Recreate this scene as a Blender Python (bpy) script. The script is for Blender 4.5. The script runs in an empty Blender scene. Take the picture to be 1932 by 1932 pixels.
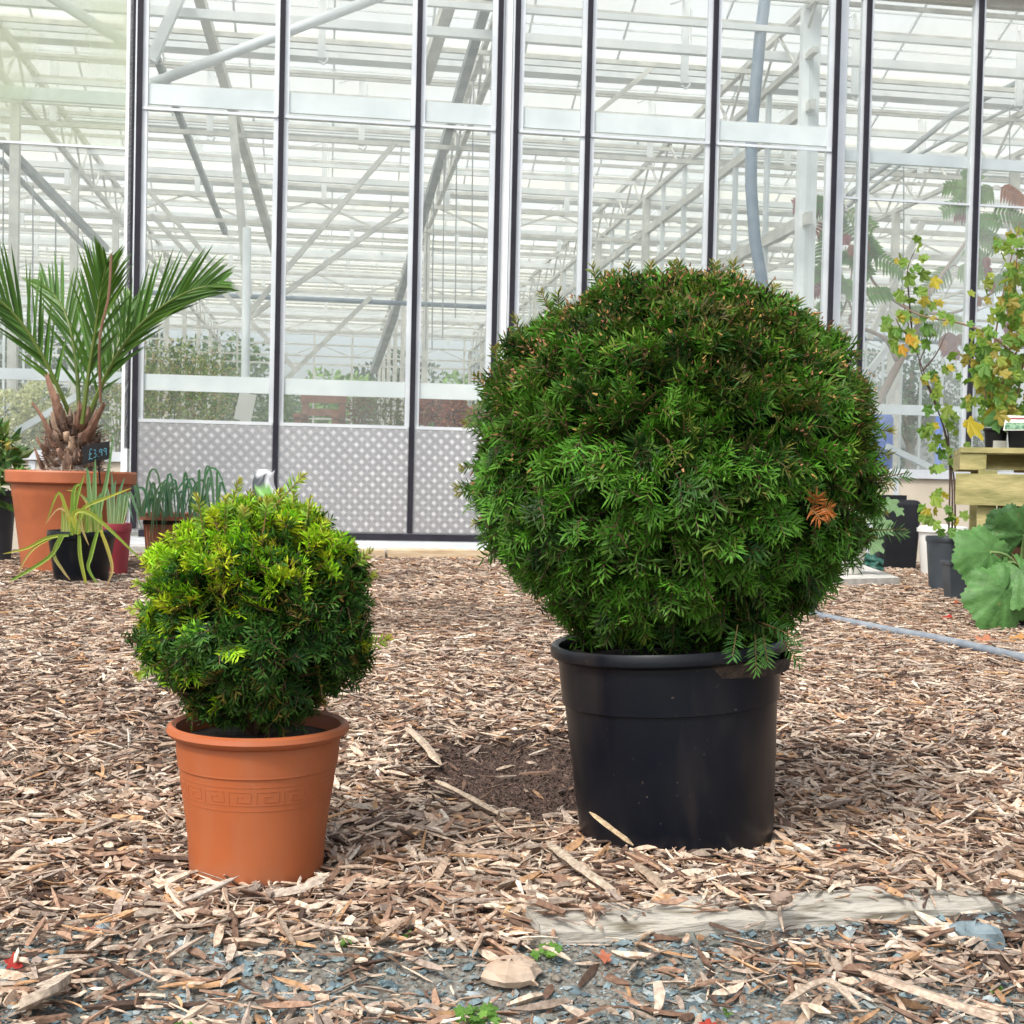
import bpy, math, random
import numpy as np
from mathutils import Vector
R = math.radians
rng = np.random.default_rng(7); random.seed(7)
sc = bpy.context.scene; col = sc.collection
# ------------------------------------------------------------ camera, sky, sun, exposure
F = 2400.0; CX = CY = 966.0; CAMH = 0.72
PITCH = math.atan(61/F); ROLL = 0.0225
fw = np.array([0, math.cos(PITCH), -math.sin(PITCH)]); rt0 = np.array([1., 0, 0]); up0 = np.array([0, math.sin(PITCH), math.cos(PITCH)])
rt = rt0*math.cos(ROLL)+up0*math.sin(ROLL); up = up0*math.cos(ROLL)-rt0*math.sin(ROLL)
cd = bpy.data.cameras.new('camera'); cam = bpy.data.objects.new('camera', cd); col.objects.link(cam)
from mathutils import Matrix
m = Matrix(((rt[0], up[0], -fw[0], 0), (rt[1], up[1], -fw[1], 0), (rt[2], up[2], -fw[2], CAMH), (0, 0, 0, 1)))
cam.matrix_world = m
cd.sensor_width = 36; cd.lens = 36*F/1932; cd.clip_end = 600; cd.clip_start = .05
cd.dof.use_dof = True; cd.dof.focus_distance = 2.5; cd.dof.aperture_fstop = 24
sc.camera = cam
SUN_EL = 52; SUN_AZ = 215     # azimuth clockwise from +Y
w = bpy.data.worlds.new('World'); sc.world = w; w.use_nodes = True
nt = w.node_tree; bg = nt.nodes['Background']
sky = nt.nodes.new('ShaderNodeTexSky'); sky.sky_type = 'NISHITA'; sky.sun_disc = False
sky.sun_elevation = R(SUN_EL); sky.sun_rotation = R(SUN_AZ); sky.dust_density = 4; sky.air_density = 1.0; sky.ozone_density = 1
hs = nt.nodes.new('ShaderNodeHueSaturation'); hs.inputs['Saturation'].default_value = .36; hs.inputs['Value'].default_value = 1.0
nt.links.new(sky.outputs[0], hs.inputs['Color']); nt.links.new(hs.outputs[0], bg.inputs[0]); bg.inputs[1].default_value = .15
sl = bpy.data.lights.new('sun', 'SUN'); sl.energy = 1.5; sl.angle = R(10); sl.color = (1, .96, .9)
so = bpy.data.objects.new('sun', sl); col.objects.link(so)
az = R(SUN_AZ); el = R(SUN_EL)
sd = Vector((math.sin(az)*math.cos(el), math.cos(az)*math.cos(el), math.sin(el)))
so.rotation_euler = sd.to_track_quat('Z', 'Y').to_euler()
sc.view_settings.view_transform = 'Standard'; sc.view_settings.look = 'None'; sc.view_settings.gamma = 1
sc.view_settings.exposure = 0.80
# ------------------------------------------------------------ pixel <-> world helpers (1932-px frame)
CAM = np.array([0, 0, CAMH])
def ray(px, py):
    d = fw + rt*(px-CX)/F - up*(py-CY)/F
    return d
def at(px, py, D):
    d = ray(px, py); return CAM + d*(D/d[1])
def onground(px, py, z=0.):
    d = ray(px, py); return CAM + d*((z-CAMH)/d[2])
D0 = 11.95; TH = math.atan(.145)
eu = np.array([math.cos(TH), math.sin(TH), 0]); ew = np.array([-math.sin(TH), math.cos(TH), 0]); ez = np.array([0, 0, 1.])
O = np.array([0, D0, 0.])
def G(u, w_, z): return O+eu*u+ew*w_+ez*z
def uz(px, py, w_=0.):
    d = ray(px, py); t = ((O-CAM)@ew + w_)/(d@ew); p = CAM+d*t-O
    return p@eu, p[2]
def gp(px, py, w_): return G(*((lambda a: (a[0], w_, a[1]))(uz(px, py, w_))))
# ------------------------------------------------------------ mesh builder
def nrm(v): v = np.asarray(v, float); return v/np.maximum(np.linalg.norm(v, axis=-1, keepdims=True), 1e-9)
class MB:
    def __init__(s): s.V = []; s.F = []; s.C = []; s.n = 0
    def add(s, v, f, c=(1, 1, 1)):
        v = np.asarray(v, float).reshape(-1, 3)
        s.V.append(v)
        if isinstance(f, np.ndarray): s.F.append(f+s.n)
        else:
            by = {}
            for q in f: by.setdefault(len(q), []).append(q)
            for q in by.values(): s.F.append(np.array(q)+s.n)
        c = np.asarray(c, float)
        s.C.append(np.tile(c, (len(v), 1)) if c.ndim == 1 else c)
        s.n += len(v); return s
    BF = [(0, 3, 2, 1), (4, 5, 6, 7), (0, 1, 5, 4), (1, 2, 6, 5), (2, 3, 7, 6), (3, 0, 4, 7)]
    def hexa(s, p, c=(1, 1, 1)): return s.add(p, MB.BF, c)
    def box(s, a, b, T=None, c=(1, 1, 1)):
        x0, y0, z0 = a; x1, y1, z1 = b
        p = [(x0, y0, z0), (x1, y0, z0), (x1, y1, z0), (x0, y1, z0), (x0, y0, z1), (x1, y0, z1), (x1, y1, z1), (x0, y1, z1)]
        if T: p = [T(*q) for q in p]
        return s.hexa(p, c)
    def beam(s, p0, p1, wd, ht, upv=(0, 0, 1), c=(1, 1, 1)):
        p0 = np.array(p0, float); p1 = np.array(p1, float); d = nrm(p1-p0); a = np.cross(d, upv)
        if np.linalg.norm(a) < 1e-4: a = np.cross(d, (0, 1, 0))
        a = nrm(a)*wd/2; b = nrm(np.cross(a, d))*ht/2
        p = [p0-a-b, p1-a-b, p1+a-b, p0+a-b, p0-a+b, p1-a+b, p1+a+b, p0+a+b]
        return s.hexa(p, c)
    def tube(s, pts, r, seg=8, c=(1, 1, 1), caps=True):
        pts = np.array(pts, float); n = len(pts); r = np.broadcast_to(r, (n,))
        t = nrm(np.gradient(pts, axis=0)); ref = np.array([0, 0, 1.])
        if abs(t.mean(0)@ref) > .8*np.linalg.norm(t.mean(0)): ref = np.array([0, 1., 0])
        A = nrm(np.cross(t, ref)); B = np.cross(A, t)
        th = np.arange(seg)*2*math.pi/seg
        v = pts[:, None]+r[:, None, None]*(A[:, None]*np.cos(th)[None, :, None]+B[:, None]*np.sin(th)[None, :, None])
        i = np.arange(n-1)[:, None]*seg; j = np.arange(seg)[None]; k = (j+1) % seg
        f = np.stack([i+j, i+k, i+seg+k, i+seg+j], -1).reshape(-1, 4)
        if isinstance(c, np.ndarray) and c.ndim == 2: cc = np.repeat(c, seg, 0)
        else: cc = c
        s.add(v.reshape(-1, 3), f, cc)
        if caps:
            s.F.append(np.array([[s.n-1-q for q in range(seg)][::-1]])); s.F.append(np.array([[s.n-n*seg+q for q in range(seg)][::-1]]))
        return s
    def lathe(s, prof, seg=64, ctr=(0, 0, 0), c=(1, 1, 1), rmod=None, skip=None):
        prof = np.array(prof, float); n = len(prof); th = np.arange(seg)*2*math.pi/seg
        rr = prof[:, 0][:, None]*(np.ones(seg)[None] if rmod is None else rmod(th, prof[:, 1]))
        v = np.stack([rr*np.cos(th), rr*np.sin(th), np.repeat(prof[:, 1][:, None], seg, 1)], -1)+np.array(ctr)
        f = []
        for i in range(n-1):
            for j in range(seg):
                if skip and skip(i, th[j]): continue
                k = (j+1) % seg; f.append((i*seg+j, i*seg+k, (i+1)*seg+k, (i+1)*seg+j))
        return s.add(v.reshape(-1, 3), f, c)
    def build(s, name, mat, parent=None, smooth=False, link=True):
        V = np.concatenate(s.V); C = np.concatenate(s.C)
        base = np.zeros(3)
        q = parent
        if parent is not None:
            base = np.array(parent['_b'])
        V = V-base
        me = bpy.data.meshes.new(name)
        nl = sum(f.size for f in s.F); nf = sum(len(f) for f in s.F)
        me.vertices.add(len(V)); me.vertices.foreach_set('co', V.astype(np.float32).ravel())
        me.loops.add(nl); me.polygons.add(nf)
        me.loops.foreach_set('vertex_index', np.concatenate([f.ravel() for f in s.F]).astype(np.int32))
        tot = np.concatenate([np.full(len(f), f.shape[1]) for f in s.F]); st = np.concatenate([[0], np.cumsum(tot)[:-1]])
        me.polygons.foreach_set('loop_start', st.astype(np.int32)); 
        try: me.polygons.foreach_set('loop_total', tot.astype(np.int32))
        except Exception: pass
        me.polygons.foreach_set('use_smooth', np.full(nf, bool(smooth)))
        at_ = me.attributes.new('Col', 'FLOAT_COLOR', 'POINT')
        at_.data.foreach_set('color', np.concatenate([C, np.ones((len(C), 1))], 1).astype(np.float32).ravel())
        me.update(calc_edges=True); me.validate()
        if isinstance(smooth, float): me.set_sharp_from_angle(angle=smooth)
        me.materials.append(mat)
        o = bpy.data.objects.new(name, me); col.objects.link(o)
        if parent is not None: o.parent = parent; o['_b'] = list(base)
        return o
def thing(name, label, cat, loc=(0, 0, 0), group=None):
    o = bpy.data.objects.new(name, None); o.location = loc; o.empty_display_size = .1; col.objects.link(o)
    o['label'] = label; o['category'] = cat; o['_b'] = [float(x) for x in loc]
    if group: o['group'] = group
    return o
def tag(o, label, cat, group=None):
    o['label'] = label; o['category'] = cat
    if group: o['group'] = group
    return o
def kind(o, k): o['kind'] = k; return o
# ------------------------------------------------------------ materials
def newmat(name):
    m = bpy.data.materials.new(name); m.use_nodes = True; n = m.node_tree; n.nodes.clear()
    out = n.nodes.new('ShaderNodeOutputMaterial'); return m, n, out
def mth(n, op, a, b=None, c=None):
    k = n.nodes.new('ShaderNodeMath'); k.operation = op
    for i, x in enumerate((a, b, c)):
        if x is None: continue
        if isinstance(x, (int, float)): k.inputs[i].default_value = x
        else: n.links.new(x, k.inputs[i])
    return k.outputs[0]
def mixc(n, f, a, b, mode='MIX'):
    k = n.nodes.new('ShaderNodeMix'); k.data_type = 'RGBA'; k.blend_type = mode
    for i, x in ((0, f), (6, a), (7, b)):
        if isinstance(x, (int, float)): k.inputs[i].default_value = x
        elif isinstance(x, tuple): k.inputs[i].default_value = (*x, 1)
        else: n.links.new(x, k.inputs[i])
    return k.outputs[2]
def noise(n, scale, detail=4, stretch=None, dist=0, co='Object'):
    tc = n.nodes.new('ShaderNodeTexCoord'); o = tc.outputs[co]
    if stretch:
        mp = n.nodes.new('ShaderNodeMapping'); mp.inputs['Scale'].default_value = stretch; n.links.new(o, mp.inputs[0]); o = mp.outputs[0]
    k = n.nodes.new('ShaderNodeTexNoise'); k.inputs['Scale'].default_value = scale; k.inputs['Detail'].default_value = detail; k.inputs['Distortion'].default_value = dist
    n.links.new(o, k.inputs['Vector']); return k.outputs['Fac']
def ramp(n, f, a=.35, b=.65):
    k = n.nodes.new('ShaderNodeMapRange'); k.inputs[1].default_value = a; k.inputs[2].default_value = b; n.links.new(f, k.inputs[0]); return k.outputs[0]
def mat(name, c1, c2=None, scale=6, rough=.6, metal=0, bump=0, bscale=None, stretch=None, spec=.5, attr=False, lo=.35, hi=.65, trans=0, bdist=.01):
    m, n, out = newmat(name); p = n.nodes.new('ShaderNodeBsdfPrincipled')
    p.inputs['Roughness'].default_value = rough; p.inputs['Metallic'].default_value = metal; p.inputs['Specular IOR Level'].default_value = spec
    if c2: c = mixc(n, ramp(n, noise(n, scale, 6, stretch), lo, hi), c1, c2)
    else: c = mixc(n, 0., c1, c1)
    if attr:
        a = n.nodes.new('ShaderNodeAttribute'); a.attribute_name = 'Col'; c = mixc(n, 1., c, a.outputs['Color'], 'MULTIPLY')
    n.links.new(c, p.inputs['Base Color'])
    if bump:
        b = n.nodes.new('ShaderNodeBump'); b.inputs['Strength'].default_value = bump; b.inputs['Distance'].default_value = bdist
        n.links.new(noise(n, bscale or scale*4, 5, stretch), b.inputs['Height']); n.links.new(b.outputs[0], p.inputs['Normal'])
    s = p.outputs[0]
    if trans:
        t = n.nodes.new('ShaderNodeBsdfTranslucent'); n.links.new(c, t.inputs[0]); x = n.nodes.new('ShaderNodeMixShader'); x.inputs[0].default_value = trans
        n.links.new(s, x.inputs[1]); n.links.new(t.outputs[0], x.inputs[2]); s = x.outputs[0]
    n.links.new(s, out.inputs[0]); return m
def glassmat(name, dirt_haze=.06, dirt_haze_col=(.75, .8, .78), dscale=1.2, tint=(.97, .985, .98), dlo=.4, dhi=.8, top=None):
    m, n, out = newmat(name)
    t = n.nodes.new('ShaderNodeBsdfTransparent'); t.inputs[0].default_value = (*tint, 1)
    g = n.nodes.new('ShaderNodeBsdfGlossy'); g.inputs['Roughness'].default_value = .02
    fr = n.nodes.new('ShaderNodeFresnel'); geo = n.nodes.new('ShaderNodeNewGeometry'); n.links.new(mth(n, 'SUBTRACT', 1.45, mth(n, 'MULTIPLY', geo.outputs['Backfacing'], 1.45-1/1.45)), fr.inputs[0])
    x = n.nodes.new('ShaderNodeMixShader'); n.links.new(fr.outputs[0], x.inputs[0]); n.links.new(t.outputs[0], x.inputs[1]); n.links.new(g.outputs[0], x.inputs[2])
    d = n.nodes.new('ShaderNodeBsdfDiffuse'); d.inputs[0].default_value = (*dirt_haze_col, 1)
    tl = n.nodes.new('ShaderNodeBsdfTranslucent'); tl.inputs[0].default_value = (*dirt_haze_col, 1)
    dd = n.nodes.new('ShaderNodeMixShader'); dd.inputs[0].default_value = .5; n.links.new(d.outputs[0], dd.inputs[1]); n.links.new(tl.outputs[0], dd.inputs[2])
    f = mth(n, 'ADD', mth(n, 'MULTIPLY', ramp(n, noise(n, dscale, 6, (1, 1, .6)), dlo, dhi), dirt_haze), dirt_haze*.35)  # pale diffuse film: patchy dirt plus a veil imitating reflected haze
    y = n.nodes.new('ShaderNodeMixShader'); n.links.new(f, y.inputs[0]); n.links.new(x.outputs[0], y.inputs[1]); n.links.new(dd.outputs[0], y.inputs[2])
    n.links.new(y.outputs[0], out.inputs[0]); return m
def leafmat(name, rough=.42, trans=.22, spec=.4):
    m, n, out = newmat(name); a = n.nodes.new('ShaderNodeAttribute'); a.attribute_name = 'Col'
    p = n.nodes.new('ShaderNodeBsdfPrincipled'); p.inputs['Roughness'].default_value = rough; p.inputs['Specular IOR Level'].default_value = spec
    n.links.new(a.outputs['Color'], p.inputs['Base Color'])
    t = n.nodes.new('ShaderNodeBsdfTranslucent'); n.links.new(mixc(n, 1., a.outputs['Color'], (1.3, 1.5, .8), 'MULTIPLY'), t.inputs[0])
    x = n.nodes.new('ShaderNodeMixShader'); x.inputs[0].default_value = trans
    n.links.new(p.outputs[0], x.inputs[1]); n.links.new(t.outputs[0], x.inputs[2]); n.links.new(x.outputs[0], out.inputs[0]); return m
M = {}
M['ground'] = mat('bark_soil', (.10, .062, .045), (.26, .18, .13), 28, .95, bump=.8, bscale=60)
M['grass'] = mat('grass', (.05, .09, .025), (.10, .14, .04), 3, .9)
M['chip'] = mat('wood_chip', (.62, .58, .54), (1.12, 1.1, 1.07), 110, .85, attr=True, bump=.3, bscale=300, bdist=.002)
M['gravel'] = mat('slate_gravel', (.8, .8, .8), (1.1, 1.1, 1.1), 60, .75, attr=True)
M['conc'] = mat('weathered_concrete', (.40, .385, .35), (.56, .545, .51), 14, .9, bump=.3, bscale=60)
M['concfloor'] = mat('concrete_floor', (.30, .30, .28), (.42, .42, .40), 2, .9)
M['timber'] = mat('weathered_timber', (.28, .25, .20), (.55, .52, .46), 9, .9, bump=.5, stretch=(1, 6, 6), bscale=25)
M['edge'] = mat('stained_weathered_timber', (.15, .13, .09), (.42, .395, .34), 11, .9, bump=.7, stretch=(.8, 3, 7), bscale=16, lo=.32, hi=.5)
M['sleeper'] = mat('sawn_sleeper', (.46, .33, .20), (.62, .49, .33), 4, .85, bump=.3, stretch=(.6, 5, 8))
M['alu'] = mat('aluminium', (.62, .66, .69), (.74, .78, .80), 3, .42, .35, bump=.05)
M['white'] = mat('white_painted_steel', (.70, .74, .76), (.85, .87, .88), 2.5, .5)
M['steel'] = mat('galvanised_steel', (.52, .52, .49), (.72, .71, .66), 5, .55, .2)
M['steel_dk'] = mat('dull_grey_steel', (.27, .30, .31), (.40, .42, .42), 5, .55, .2)
M['rubber'] = mat('black_rubber_seal', (.014, .013, .020), (.022, .020, .030), 5, .6, spec=.3)
M['cream'] = mat('cream_plinth', (.46, .41, .32), (.56, .50, .40), 2, .8)
M['glass'] = glassmat('window_glass', .13)  # diffuse film raised to paint a white reflection veil over the panes
M['glass_in'] = glassmat('partition_glass', .10)
M['glass_sky_veil'] = glassmat('sky_veil_glass', .22, (.8, .84, .82), 1.5)  # stronger pale film paints the sky's reflection onto the right wall panes
M['glass_dirty'] = glassmat('algae_stained_glass', .42, (.70, .76, .58), .9, dlo=.45, dhi=.75)
M['sign'] = mat('black_slate_sign', (.008, .008, .009), (.014, .014, .015), 9, .7, spec=.2)
M['chalk'] = mat('chalk_blue', (.07, .20, .26), None, rough=.8)
M['paper'] = mat('paper', (.80, .79, .74), (.86, .85, .8), 4, .8, trans=.3)
M['black'] = mat('black_plastic', (.0045, .006, .010), (.011, .010, .011), 5, .34, bump=.06, bscale=18, stretch=(1, 1, .25), spec=.38)
def plastic(name, c1, c2, dust, amt, rough, spec=.4, speck=.5):
    m, n, out = newmat(name); p = n.nodes.new('ShaderNodeBsdfPrincipled'); p.inputs['Specular IOR Level'].default_value = spec
    c = mixc(n, ramp(n, noise(n, 5, 4)), c1, c2)
    f = mth(n, 'MULTIPLY', ramp(n, noise(n, 9, 6, (1, 1, .22), .6), .5, .8), amt)
    tc = n.nodes.new('ShaderNodeTexCoord'); sx = n.nodes.new('ShaderNodeSeparateXYZ'); n.links.new(tc.outputs['Object'], sx.inputs[0])
    k = n.nodes.new('ShaderNodeMapRange'); n.links.new(mth(n, 'ADD', sx.outputs[2], mth(n, 'MULTIPLY', noise(n, 14, 5), .10)), k.inputs[0]); k.inputs[1].default_value = .11; k.inputs[2].default_value = .045
    f = mth(n, 'ADD', f, mth(n, 'MULTIPLY', k.outputs[0], amt*1.2))
    sp = ramp(n, noise(n, 130, 2), .735, .76); f = mth(n, 'MINIMUM', mth(n, 'ADD', f, mth(n, 'MULTIPLY', sp, speck)), .85)
    n.links.new(mixc(n, f, c, dust), p.inputs['Base Color']); n.links.new(mth(n, 'ADD', rough, mth(n, 'MULTIPLY', f, .5)), p.inputs['Roughness'])
    b = n.nodes.new('ShaderNodeBump'); b.inputs['Strength'].default_value = .12; b.inputs['Distance'].default_value = .004; n.links.new(noise(n, 9, 3, (1, 1, .3)), b.inputs['Height']); n.links.new(b.outputs[0], p.inputs['Normal'])
    n.links.new(p.outputs[0], out.inputs[0]); return m
M['black'] = plastic('dusty_black_plastic', (.0032, .0048, .0095), (.006, .0075, .011), (.14, .10, .075), .13, .30, .28, .5)
M['terrapot'] = plastic('dusty_terracotta_plastic', (.36, .094, .030), (.41, .112, .036), (.32, .18, .11), .30, .48, .4, .45)
M['blackm'] = mat('matt_black_plastic', (.007, .008, .010), (.012, .013, .016), 5, .5, spec=.3)
M['greypl'] = mat('dark_grey_plastic', (.035, .045, .055), (.05, .06, .07), 5, .5)
M['terra'] = mat('terracotta_plastic', (.36, .105, .042), (.44, .13, .052), 5, .5, bump=.08, bscale=40)
M['terra2'] = mat('old_terracotta', (.34, .13, .075), (.42, .18, .11), 7, .75, bump=.1)
M['red'] = mat('dark_red_plastic', (.25, .025, .035), (.30, .035, .05), 5, .45)
M['blue'] = mat('blue_plastic', (.01, .10, .55), (.02, .14, .65), 3, .4)
M['ducting'] = mat('blue_grey_hose', (.17, .23, .31), (.25, .31, .38), 6, .5)
M['hose'] = mat('grey_hose', (.16, .19, .225), (.25, .275, .30), 14, .5, bump=.2)
M['pallet'] = mat('green_stained_timber', (.22, .21, .075), (.42, .36, .16), 4, .85, bump=.4, stretch=(.7, 4, 4), bscale=14)
M['brown'] = mat('reddish_timber', (.24, .10, .06), (.34, .16, .10), 6, .7)
M['bark'] = mat('bark', (.10, .07, .05), (.22, .16, .12), 30, .9, bump=.6, bscale=60)
M['stem'] = mat('stem', (1, 1, 1), (.85, .85, .85), 20, .7, attr=True)
M['fibre'] = mat('palm_boot', (.13, .105, .09), (.32, .27, .235), 16, .9, bump=.8, bscale=50, stretch=(1, 1, .3), attr=True)
M['soil'] = mat('potting_soil', (.022, .015, .011), (.06, .04, .028), 60, .95, bump=.8, bscale=120)
M['leaf'] = leafmat('leaf'); M['yew'] = leafmat('yew_needle', .45, .18, .16)
def bigleafmat():
    m, n, out = newmat('veined_leaf'); a = n.nodes.new('ShaderNodeAttribute'); a.attribute_name = 'Col'; p = n.nodes.new('ShaderNodeBsdfPrincipled'); p.inputs['Roughness'].default_value = .5; p.inputs['Specular IOR Level'].default_value = .35
    c = mixc(n, 1., a.outputs['Color'], mixc(n, ramp(n, noise(n, 18, 6), .35, .65), (.75, .78, .7), (1.15, 1.12, 1.1)), 'MULTIPLY')
    c = mixc(n, mth(n, 'MULTIPLY', ramp(n, noise(n, 30, 3), .68, .72), .8), c, (.22, .18, .06)); n.links.new(c, p.inputs['Base Color'])
    b = n.nodes.new('ShaderNodeBump'); b.inputs['Strength'].default_value = .8; b.inputs['Distance'].default_value = .006; n.links.new(noise(n, 38, 4, None, .8), b.inputs['Height']); n.links.new(b.outputs[0], p.inputs['Normal'])
    t = n.nodes.new('ShaderNodeBsdfTranslucent'); n.links.new(c, t.inputs[0]); x = n.nodes.new('ShaderNodeMixShader'); x.inputs[0].default_value = .2
    n.links.new(p.outputs[0], x.inputs[1]); n.links.new(t.outputs[0], x.inputs[2]); n.links.new(x.outputs[0], out.inputs[0]); return m
M['bigleaf'] = bigleafmat()
M['leaf2'] = leafmat('soft_leaf', .5, .35, .3)
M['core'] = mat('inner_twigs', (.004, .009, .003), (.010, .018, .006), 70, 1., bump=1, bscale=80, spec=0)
M['stone'] = mat('tan_stone', (.36, .26, .18), (.50, .40, .31), 12, .85, bump=.4, bscale=40)
M['slate'] = mat('blue_grey_slate', (.14, .19, .21), (.22, .27, .29), 12, .6, bump=.4, bscale=40)
M['whitepl'] = mat('white_plastic', (.66, .65, .60), (.74, .73, .69), 4, .5)
M['bag'] = mat('plastic_sack', (.75, .77, .78), (.85, .86, .87), 4, .35, attr=True)
M['flower'] = leafmat('petal', .7, .3, .1)
# translucent roof
def roofmat():
    m, n, out = newmat('whitewashed_roof_glass')
    c = mixc(n, ramp(n, noise(n, .5, 5, (1, 3, 1)), .4, .6), (.97, .93, .79), (.98, .97, .90))
    t = n.nodes.new('ShaderNodeBsdfTransparent'); t.inputs[0].default_value = (.97, .98, .96, 1)
    a = n.nodes.new('ShaderNodeBsdfTranslucent'); n.links.new(c, a.inputs[0]); d = n.nodes.new('ShaderNodeBsdfDiffuse'); n.links.new(c, d.inputs[0])
    x = n.nodes.new('ShaderNodeMixShader'); x.inputs[0].default_value = .25; n.links.new(a.outputs[0], x.inputs[1]); n.links.new(d.outputs[0], x.inputs[2])
    y = n.nodes.new('ShaderNodeMixShader'); y.inputs[0].default_value = .55; n.links.new(t.outputs[0], y.inputs[1]); n.links.new(x.outputs[0], y.inputs[2])
    n.links.new(y.outputs[0], out.inputs[0]); return m
M['roof'] = roofmat()
def treadmat():
    m, n, out = newmat('tread_plate'); p = n.nodes.new('ShaderNodeBsdfPrincipled')
    p.inputs['Metallic'].default_value = .75; p.inputs['Roughness'].default_value = .36
    tc = n.nodes.new('ShaderNodeTexCoord'); vr = n.nodes.new('ShaderNodeVectorRotate'); vr.rotation_type = 'Z_AXIS'; vr.inputs['Angle'].default_value = -TH
    n.links.new(tc.outputs['Object'], vr.inputs[0]); sx = n.nodes.new('ShaderNodeSeparateXYZ'); n.links.new(vr.outputs[0], sx.inputs[0])
    x, z = sx.outputs[0], sx.outputs[2]; k = 1/.0515
    a = mth(n, 'MULTIPLY', x, k); b = mth(n, 'MULTIPLY', z, k)
    lx = mth(n, 'SUBTRACT', mth(n, 'FRACT', a), .5); lz = mth(n, 'SUBTRACT', mth(n, 'FRACT', b), .5)
    par = mth(n, 'MODULO', mth(n, 'ADD', mth(n, 'ADD', mth(n, 'FLOOR', a), mth(n, 'FLOOR', b)), 2000), 2)
    p_ = mth(n, 'ADD', lx, lz); q_ = mth(n, 'SUBTRACT', lx, lz)
    def sel(u1, u0): return mth(n, 'ADD', mth(n, 'MULTIPLY', par, u1), mth(n, 'MULTIPLY', mth(n, 'SUBTRACT', 1, par), u0))
    t = sel(p_, q_); t2 = sel(q_, p_)
    st = mth(n, 'COSINE', mth(n, 'MULTIPLY', t, 2*math.pi*3.2))
    def win(v, r_): return mth(n, 'LESS_THAN', mth(n, 'ABSOLUTE', v), r_)
    mask = mth(n, 'MULTIPLY', win(t, .5), win(t2, .46)); h = mth(n, 'MULTIPLY', mth(n, 'MAXIMUM', st, 0.), mask)
    bm = n.nodes.new('ShaderNodeBump'); bm.inputs['Strength'].default_value = 1.; bm.inputs['Distance'].default_value = .006; n.links.new(h, bm.inputs['Height'])
    n.links.new(bm.outputs[0], p.inputs['Normal'])
    c = mixc(n, ramp(n, noise(n, 1.6, 4)), (.60, .61, .63), (.70, .71, .72))
    c = mixc(n, mth(n, 'MULTIPLY', mth(n, 'SUBTRACT', 1, mask), .55), c, (.34, .35, .36))
    n.links.new(c, p.inputs['Base Color']); n.links.new(p.outputs[0], out.inputs[0]); return m
M['tread'] = treadmat()
# ------------------------------------------------------------ ground
def fbm(x, y, s, seed=0):
    r = np.zeros_like(x); a = 1
    for k in range(4):
        q = seed*13.1+k*7.7
        r += a*(np.sin(x*s*1.0+q+1.3*np.sin(y*s*.8+q*2))*np.cos(y*s*1.1-q+1.1*np.sin(x*s*.9+q)))
        s *= 2.03; a *= .5
    return r/1.6
def kerbline(x): return 1.935+.25*np.clip(x, 0, 1.6)
SP = (-.03, 3.08)
def soilmask(x, y):
    q = ((x-SP[0]-.06)/.27)**2+((y-SP[1])/.42)**2
    return np.clip(1.55-q+.4*fbm(x, y, 7, 3), 0, 1)
POT1 = onground(1264, 1582); POT1 = np.array([at(1276, 1582, 2.57)[0], 2.57, 0.]); POT2 = np.array([at(484, 1652, 2.286)[0], 2.286, 0.])
def gh(x, y):
    x = np.asarray(x, float); y = np.asarray(y, float)
    near = np.exp(-((y-2.2)/2.5)**2)
    h = .012*fbm(x, y, 2.3, 1)+.006*fbm(x, y, 9, 2)*near
    k = np.clip((kerbline(x)-y)/.12, 0, 1)
    h -= .034*k
    h += .014*np.exp(-((y-kerbline(x)-.145)/.05)**2)*(np.asarray(x) > .0)
    h -= .022*soilmask(x, y)
    h += .018*np.exp(-(((x-POT1[0]+.02)/.24)**2+((y-2.27)/.09)**2))
    for P_, rr in ((POT1, .2), (POT2, .13)):
        d = np.hypot(x-P_[0], y-P_[1]); kk = np.clip((rr-d)/.04, 0, 1); h = h*(1-kk)-.005*kk
    far = np.clip((y-10)/1.5, 0, 1); h = h*(1-far)
    return h
ys = np.concatenate([[-60, -20, -6, -1, .5], np.arange(1.1, 5, .03), np.arange(5, 13, .12), [13.5, 15, 20, 30, 50, 80, 140, 260]])
xs_ = np.concatenate([[-200, -90, -40, -20, -10], np.arange(-6, -2, .12), np.arange(-2, 2, .03), np.arange(2, 7, .12), [10, 20, 40, 90, 200]])
X, Y = np.meshgrid(xs_, ys); Z = gh(X, Y); nx = len(xs_)
i = np.arange(len(ys)-1)[:, None]*nx+np.arange(nx-1)[None]
g = MB(); g.add(np.stack([X, Y, Z], -1).reshape(-1, 3), np.stack([i, i+1, i+nx+1, i+nx], -1).reshape(-1, 4))
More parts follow.
